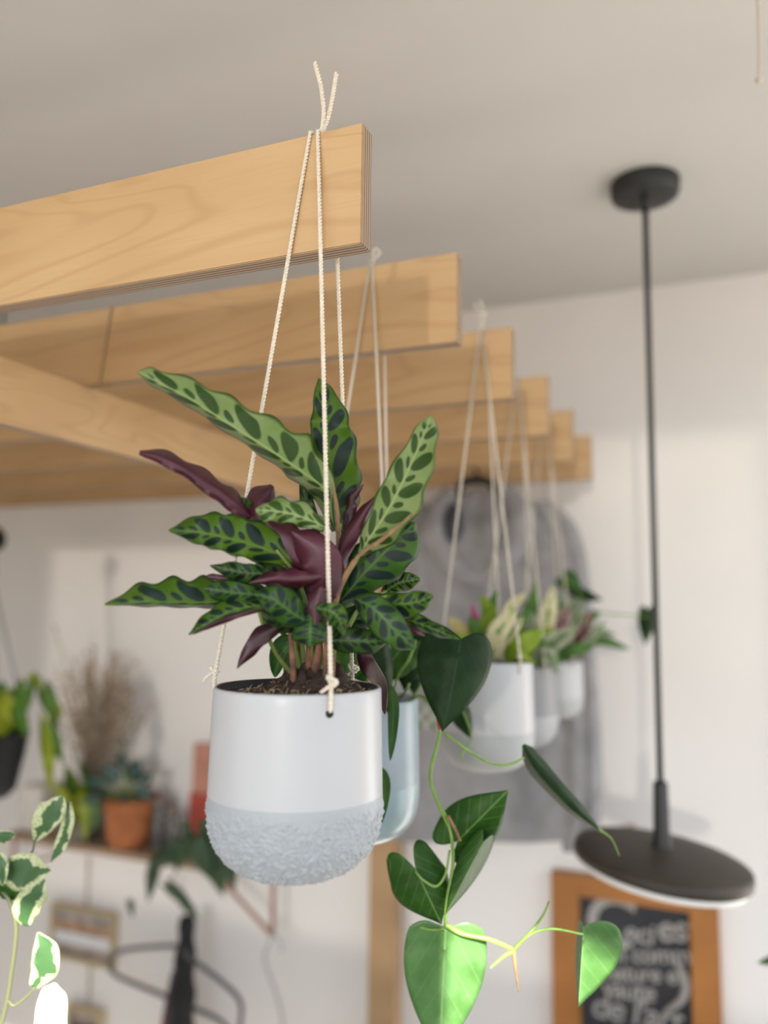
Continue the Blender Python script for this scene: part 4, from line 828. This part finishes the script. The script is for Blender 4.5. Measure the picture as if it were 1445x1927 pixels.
mb = MB(); P = spline([WY(a, b, 1.85) for a, b in [(330, 1830), (320, 1900), (312, 1990)]], 12); mb.tube(P, [.01+.014*i/12 for i in range(13)], 10); mb.build('garment_panel', mat('dusty_rose_fabric', (.10, .06, .06), .9), bgm)
# framed pictures
GOLD = mat('thin_gold_frame', (.48, .38, .22), .5)
def picture(a, b, c, d, label, cols):
    yq = YW-.018; p0 = WY(a, b, yq); p1 = WY(c, d, yq); t = .011; x0, x1, z1, z0 = p0.x, p1.x, p0.z, p1.z
    rt_ = thing('picture_frame', ((x0+x1)/2, yq, z0), label, 'picture frame'); mb = MB()
    for q in (((x0, z0), (x1, z0+t)), ((x0, z1-t), (x1, z1)), ((x0, z0+t), (x0+t, z1-t)), ((x1-t, z0+t), (x1, z1-t))): mb.box((q[0][0], yq-.004, q[0][1]), (q[1][0], YW-.001, q[1][1]))
    mb.build('frame', GOLD, rt_, False)
    n = len(cols); h = (z1-z0-2*t)/n
    for i, cc in enumerate(cols): boxo('picture_band', (x0+t, yq+.004, z1-t-h*(i+1)), (x1-t, YW-.002, z1-t-h*i), cc, rt_)
    mb = MB(); cx = (x0+x1)/2; mb.tube([(cx, YW-.004, z1), (cx, YW-.004, z1+.14)], .004, 6); mb.build('hanging_tape', mat('tan_tape', (.50, .42, .33), .7), rt_)
    return rt_
g1 = mat('print_grey', (.36, .33, .30), .6, var=.25, vscale=40); g2 = mat('print_orange', (.42, .26, .17), .6, var=.35, vscale=40); g3 = mat('print_white', (.72, .74, .76), .5); g4 = mat('print_brown', (.33, .27, .23), .6, var=.3, vscale=40)
picture(98, 1698, 212, 1825, 'small gold-framed picture hanging below the shelf', [g1, g2, g3, g4]); picture(128, 1888, 188, 1990, 'second framed picture cut off by the bottom edge', [g4, mat('print_dark', (.06, .05, .05), .6), g3])
# ------------------------------------------------------------------ black hanging basket at the left edge
YK = 1.45; p = WY(-12, 1378, YK); dd = depth(p)
kb = thing('black_hanging_pot', (p.x, p.y, p.z-.14), 'black plastic hanging pot at the left edge of the picture', 'planter')
R = szpx(62, p); mb = MB(); mb.lathe([(.0001, -.15), (R*.5, -.148), (R*.72, -.13), (R*.92, -.05), (R*1.0, -.005), (R*1.04, 0), (R*.96, 0), (R*.9, -.02), (.0001, -.02)], p, 48); mb.build('pot_body', BLACKP, kb)
mb = MB()
for a in (0, 120, 240):
    d = ang_world(a)*R; mb.tube([p+d, p+d*.55+Vector((0, 0, .13)), WY(-22, 1060, YK)], .004, 6)
mb.build('hanger_straps', mat('grey_strap', (.34, .33, .31), .5), kb)
mb = MB(); mb.blob(WY(-14, 1015, YK), .031, (1, 1, 1.1), 14); mb.tube(spline([WY(-22, 1040, YK), WY(-16, 1080, YK)], 6), .012, 10); mb.tube([WY(-22, 1000, YK), Vector((WY(-22, 1015, YK).x, YK, ZC))], .003, 6); mb.build('hanger_hub', BLACKP, kb)
bkp = thing('bright_hanging_plant', p, 'bright yellow-green plant spilling from the black pot at the left edge', 'potted plant')
for att, tip, w_, m_ in [((20, 1320), (-5, 1400), 24, LIM2), ((45, 1300), (20, 1380), 20, GR2), ((60, 1275), (80, 1300), 13, LIM2), ((85, 1300), (110, 1370), 17, GR2), ((92, 1370), (120, 1440), 15, GR2), ((88, 1370), (95, 1500), 15, LIM2), ((10, 1300), (-20, 1340), 22, GR2), ((35, 1345), (50, 1390), 15, GR2), ((105, 1330), (118, 1350), 10, LIM2), ((5, 1345), (30, 1372), 18, LIM2)]:
    heart('leaf', bkp, att, tip, w_, w_, m_, dd-rnd.uniform(0, .05), nth=24, nr=3)
stalk('stem', bkp, [(0, 1375, dd), (40, 1290, dd-.02), (85, 1300, dd-.04), (95, 1380, dd-.04)], .002, VINE, 14, 5)
# ------------------------------------------------------------------ variegated vine lower left
dV = .80
vv = thing('variegated_vine', W(10, 1990, dV), 'trailing stem with cream-edged green leaves at the lower left', 'trailing plant')
st = lambda pts, r: stalk('stem', vv, [(a, b, dV+c) for a, b, c in pts], r, mat('vine_stem', (.10, .11, .05), .5), 30)
st([(-60, 1560, .03), (-20, 1650, .01), (15, 1690, 0), (30, 1740, 0), (27, 1790, 0), (20, 1840, 0), (14, 1880, 0), (-5, 1960, 0)], .0020)
st([(14, 1880, 0), (25, 1892, 0), (45, 1880, 0), (66, 1858, 0)], .0013); st([(62, 1602, 0), (66, 1580, 0)], .001); st([(0, 1642, .0), (62, 1602, 0)], .001)
LV = lambda mid, a, b, m_=VAR, **k: leaf('leaf', vv, mid, a, b, [m_], dV, waves=2, wamp=.05, wz=.002, nu=30, nv=8, **k)
LV([(66, 1582, 0), (85, 1550, -.003), (105, 1525, -.004), (118, 1498, -.002)], [(0, 4), (.25, 27), (.6, 32), (.9, 16), (1, 1)], [(0, 4), (.25, 18), (.6, 22), (.9, 12), (1, 1)])
LV([(128, 1510, .004), (128, 1545, 0), (112, 1590, 0), (96, 1622, 0)], [(0, 6), (.3, 12), (.7, 14), (1, 1)], [(0, 6), (.3, 12), (.7, 10), (1, 1)])
LV([(-5, 1642, 0), (30, 1640, -.004), (65, 1640, -.006), (95, 1638, -.004)], [(0, 8), (.3, 34), (.7, 34), (1, 2)], [(0, 8), (.3, 40), (.6, 36), (1, 2)])
LV([(35, 1690, .004), (20, 1670, 0), (-20, 1640, 0)], 26, 26, H_GREEN)
LV([(48, 1742, .0), (50, 1715, -.004), (68, 1680, -.006), (84, 1655, -.004)], [(0, 8), (.3, 30), (.7, 24), (1, 2)], [(0, 8), (.3, 24), (.7, 22), (1, 2)])
LV([(62, 1858, 0), (82, 1820, -.004), (80, 1785, -.006), (72, 1755, -.004)], [(0, 8), (.3, 26), (.7, 18), (1, 2)], [(0, 8), (.3, 30), (.7, 28), (1, 2)])
LV([(-30, 1580, 0), (0, 1575, 0), (30, 1570, 0)], 14, 16)
LV([(-20, 1600, 0), (0, 1625, -.01), (5, 1668, -.01)], 16, 16)
LV([(103, 1850, -.01), (98, 1880, -.014), (92, 1960, -.02)], [(0, 2), (.3, 24), (1, 36)], [(0, 2), (.3, 22), (1, 34)], variegated('cream_leaf_bright', (.30, .42, .20), (.72, .74, .60), .1))
# leaf at the right edge, and a cord hanging from the ceiling at the top right
rl = thing('green_leaf_sprig', W(1460, 1830, 1.2), 'green leaf poking in at the right edge of the picture', 'plant')
heart('leaf', rl, (1465, 1806), (1424, 1812), 11, 11, H_GREEN, 1.2); stalk('stem', rl, [(1465, 1806, 1.2), (1500, 1800, 1.2), (1540, 1780, 1.22)], .0015, VINE)
tc_ = WY(1428, 150, .95); tcm = MB(); tcm.tube(spline([Vector((tc_.x+.003, tc_.y, ZC)), Vector((tc_.x+.002, tc_.y, tc_.z+.05)), tc_], 8), .0018, 6); tcm.blob(tc_, .0045); 
tag(tcm.build('ceiling_cord', CORDP), 'short knotted cord hanging from the ceiling at the top right corner', 'cord')
lc = MB(); a = WY(210, 575, BY+BS-.002); b = WY(188, 720, BY+BS-.002); lc.tube([Vector((a.x, BY+BS+BT+.002, BZ+.001)), Vector((a.x, BY+BS-.002, BZ+.001)), Vector((b.x, BY+BS-.002, BZ-BH-.001)), Vector((b.x, BY+BS+BT+.002, BZ-BH-.001))], .0012, 6)
tag(lc.build('string_with_shadow', mat('string_with_shadow', (.35, .24, .15), .9)), 'thin tan string drawn together with its shadow, looped round the second beam at the left', 'string')  # one brown line stands for the string and the shadow it casts
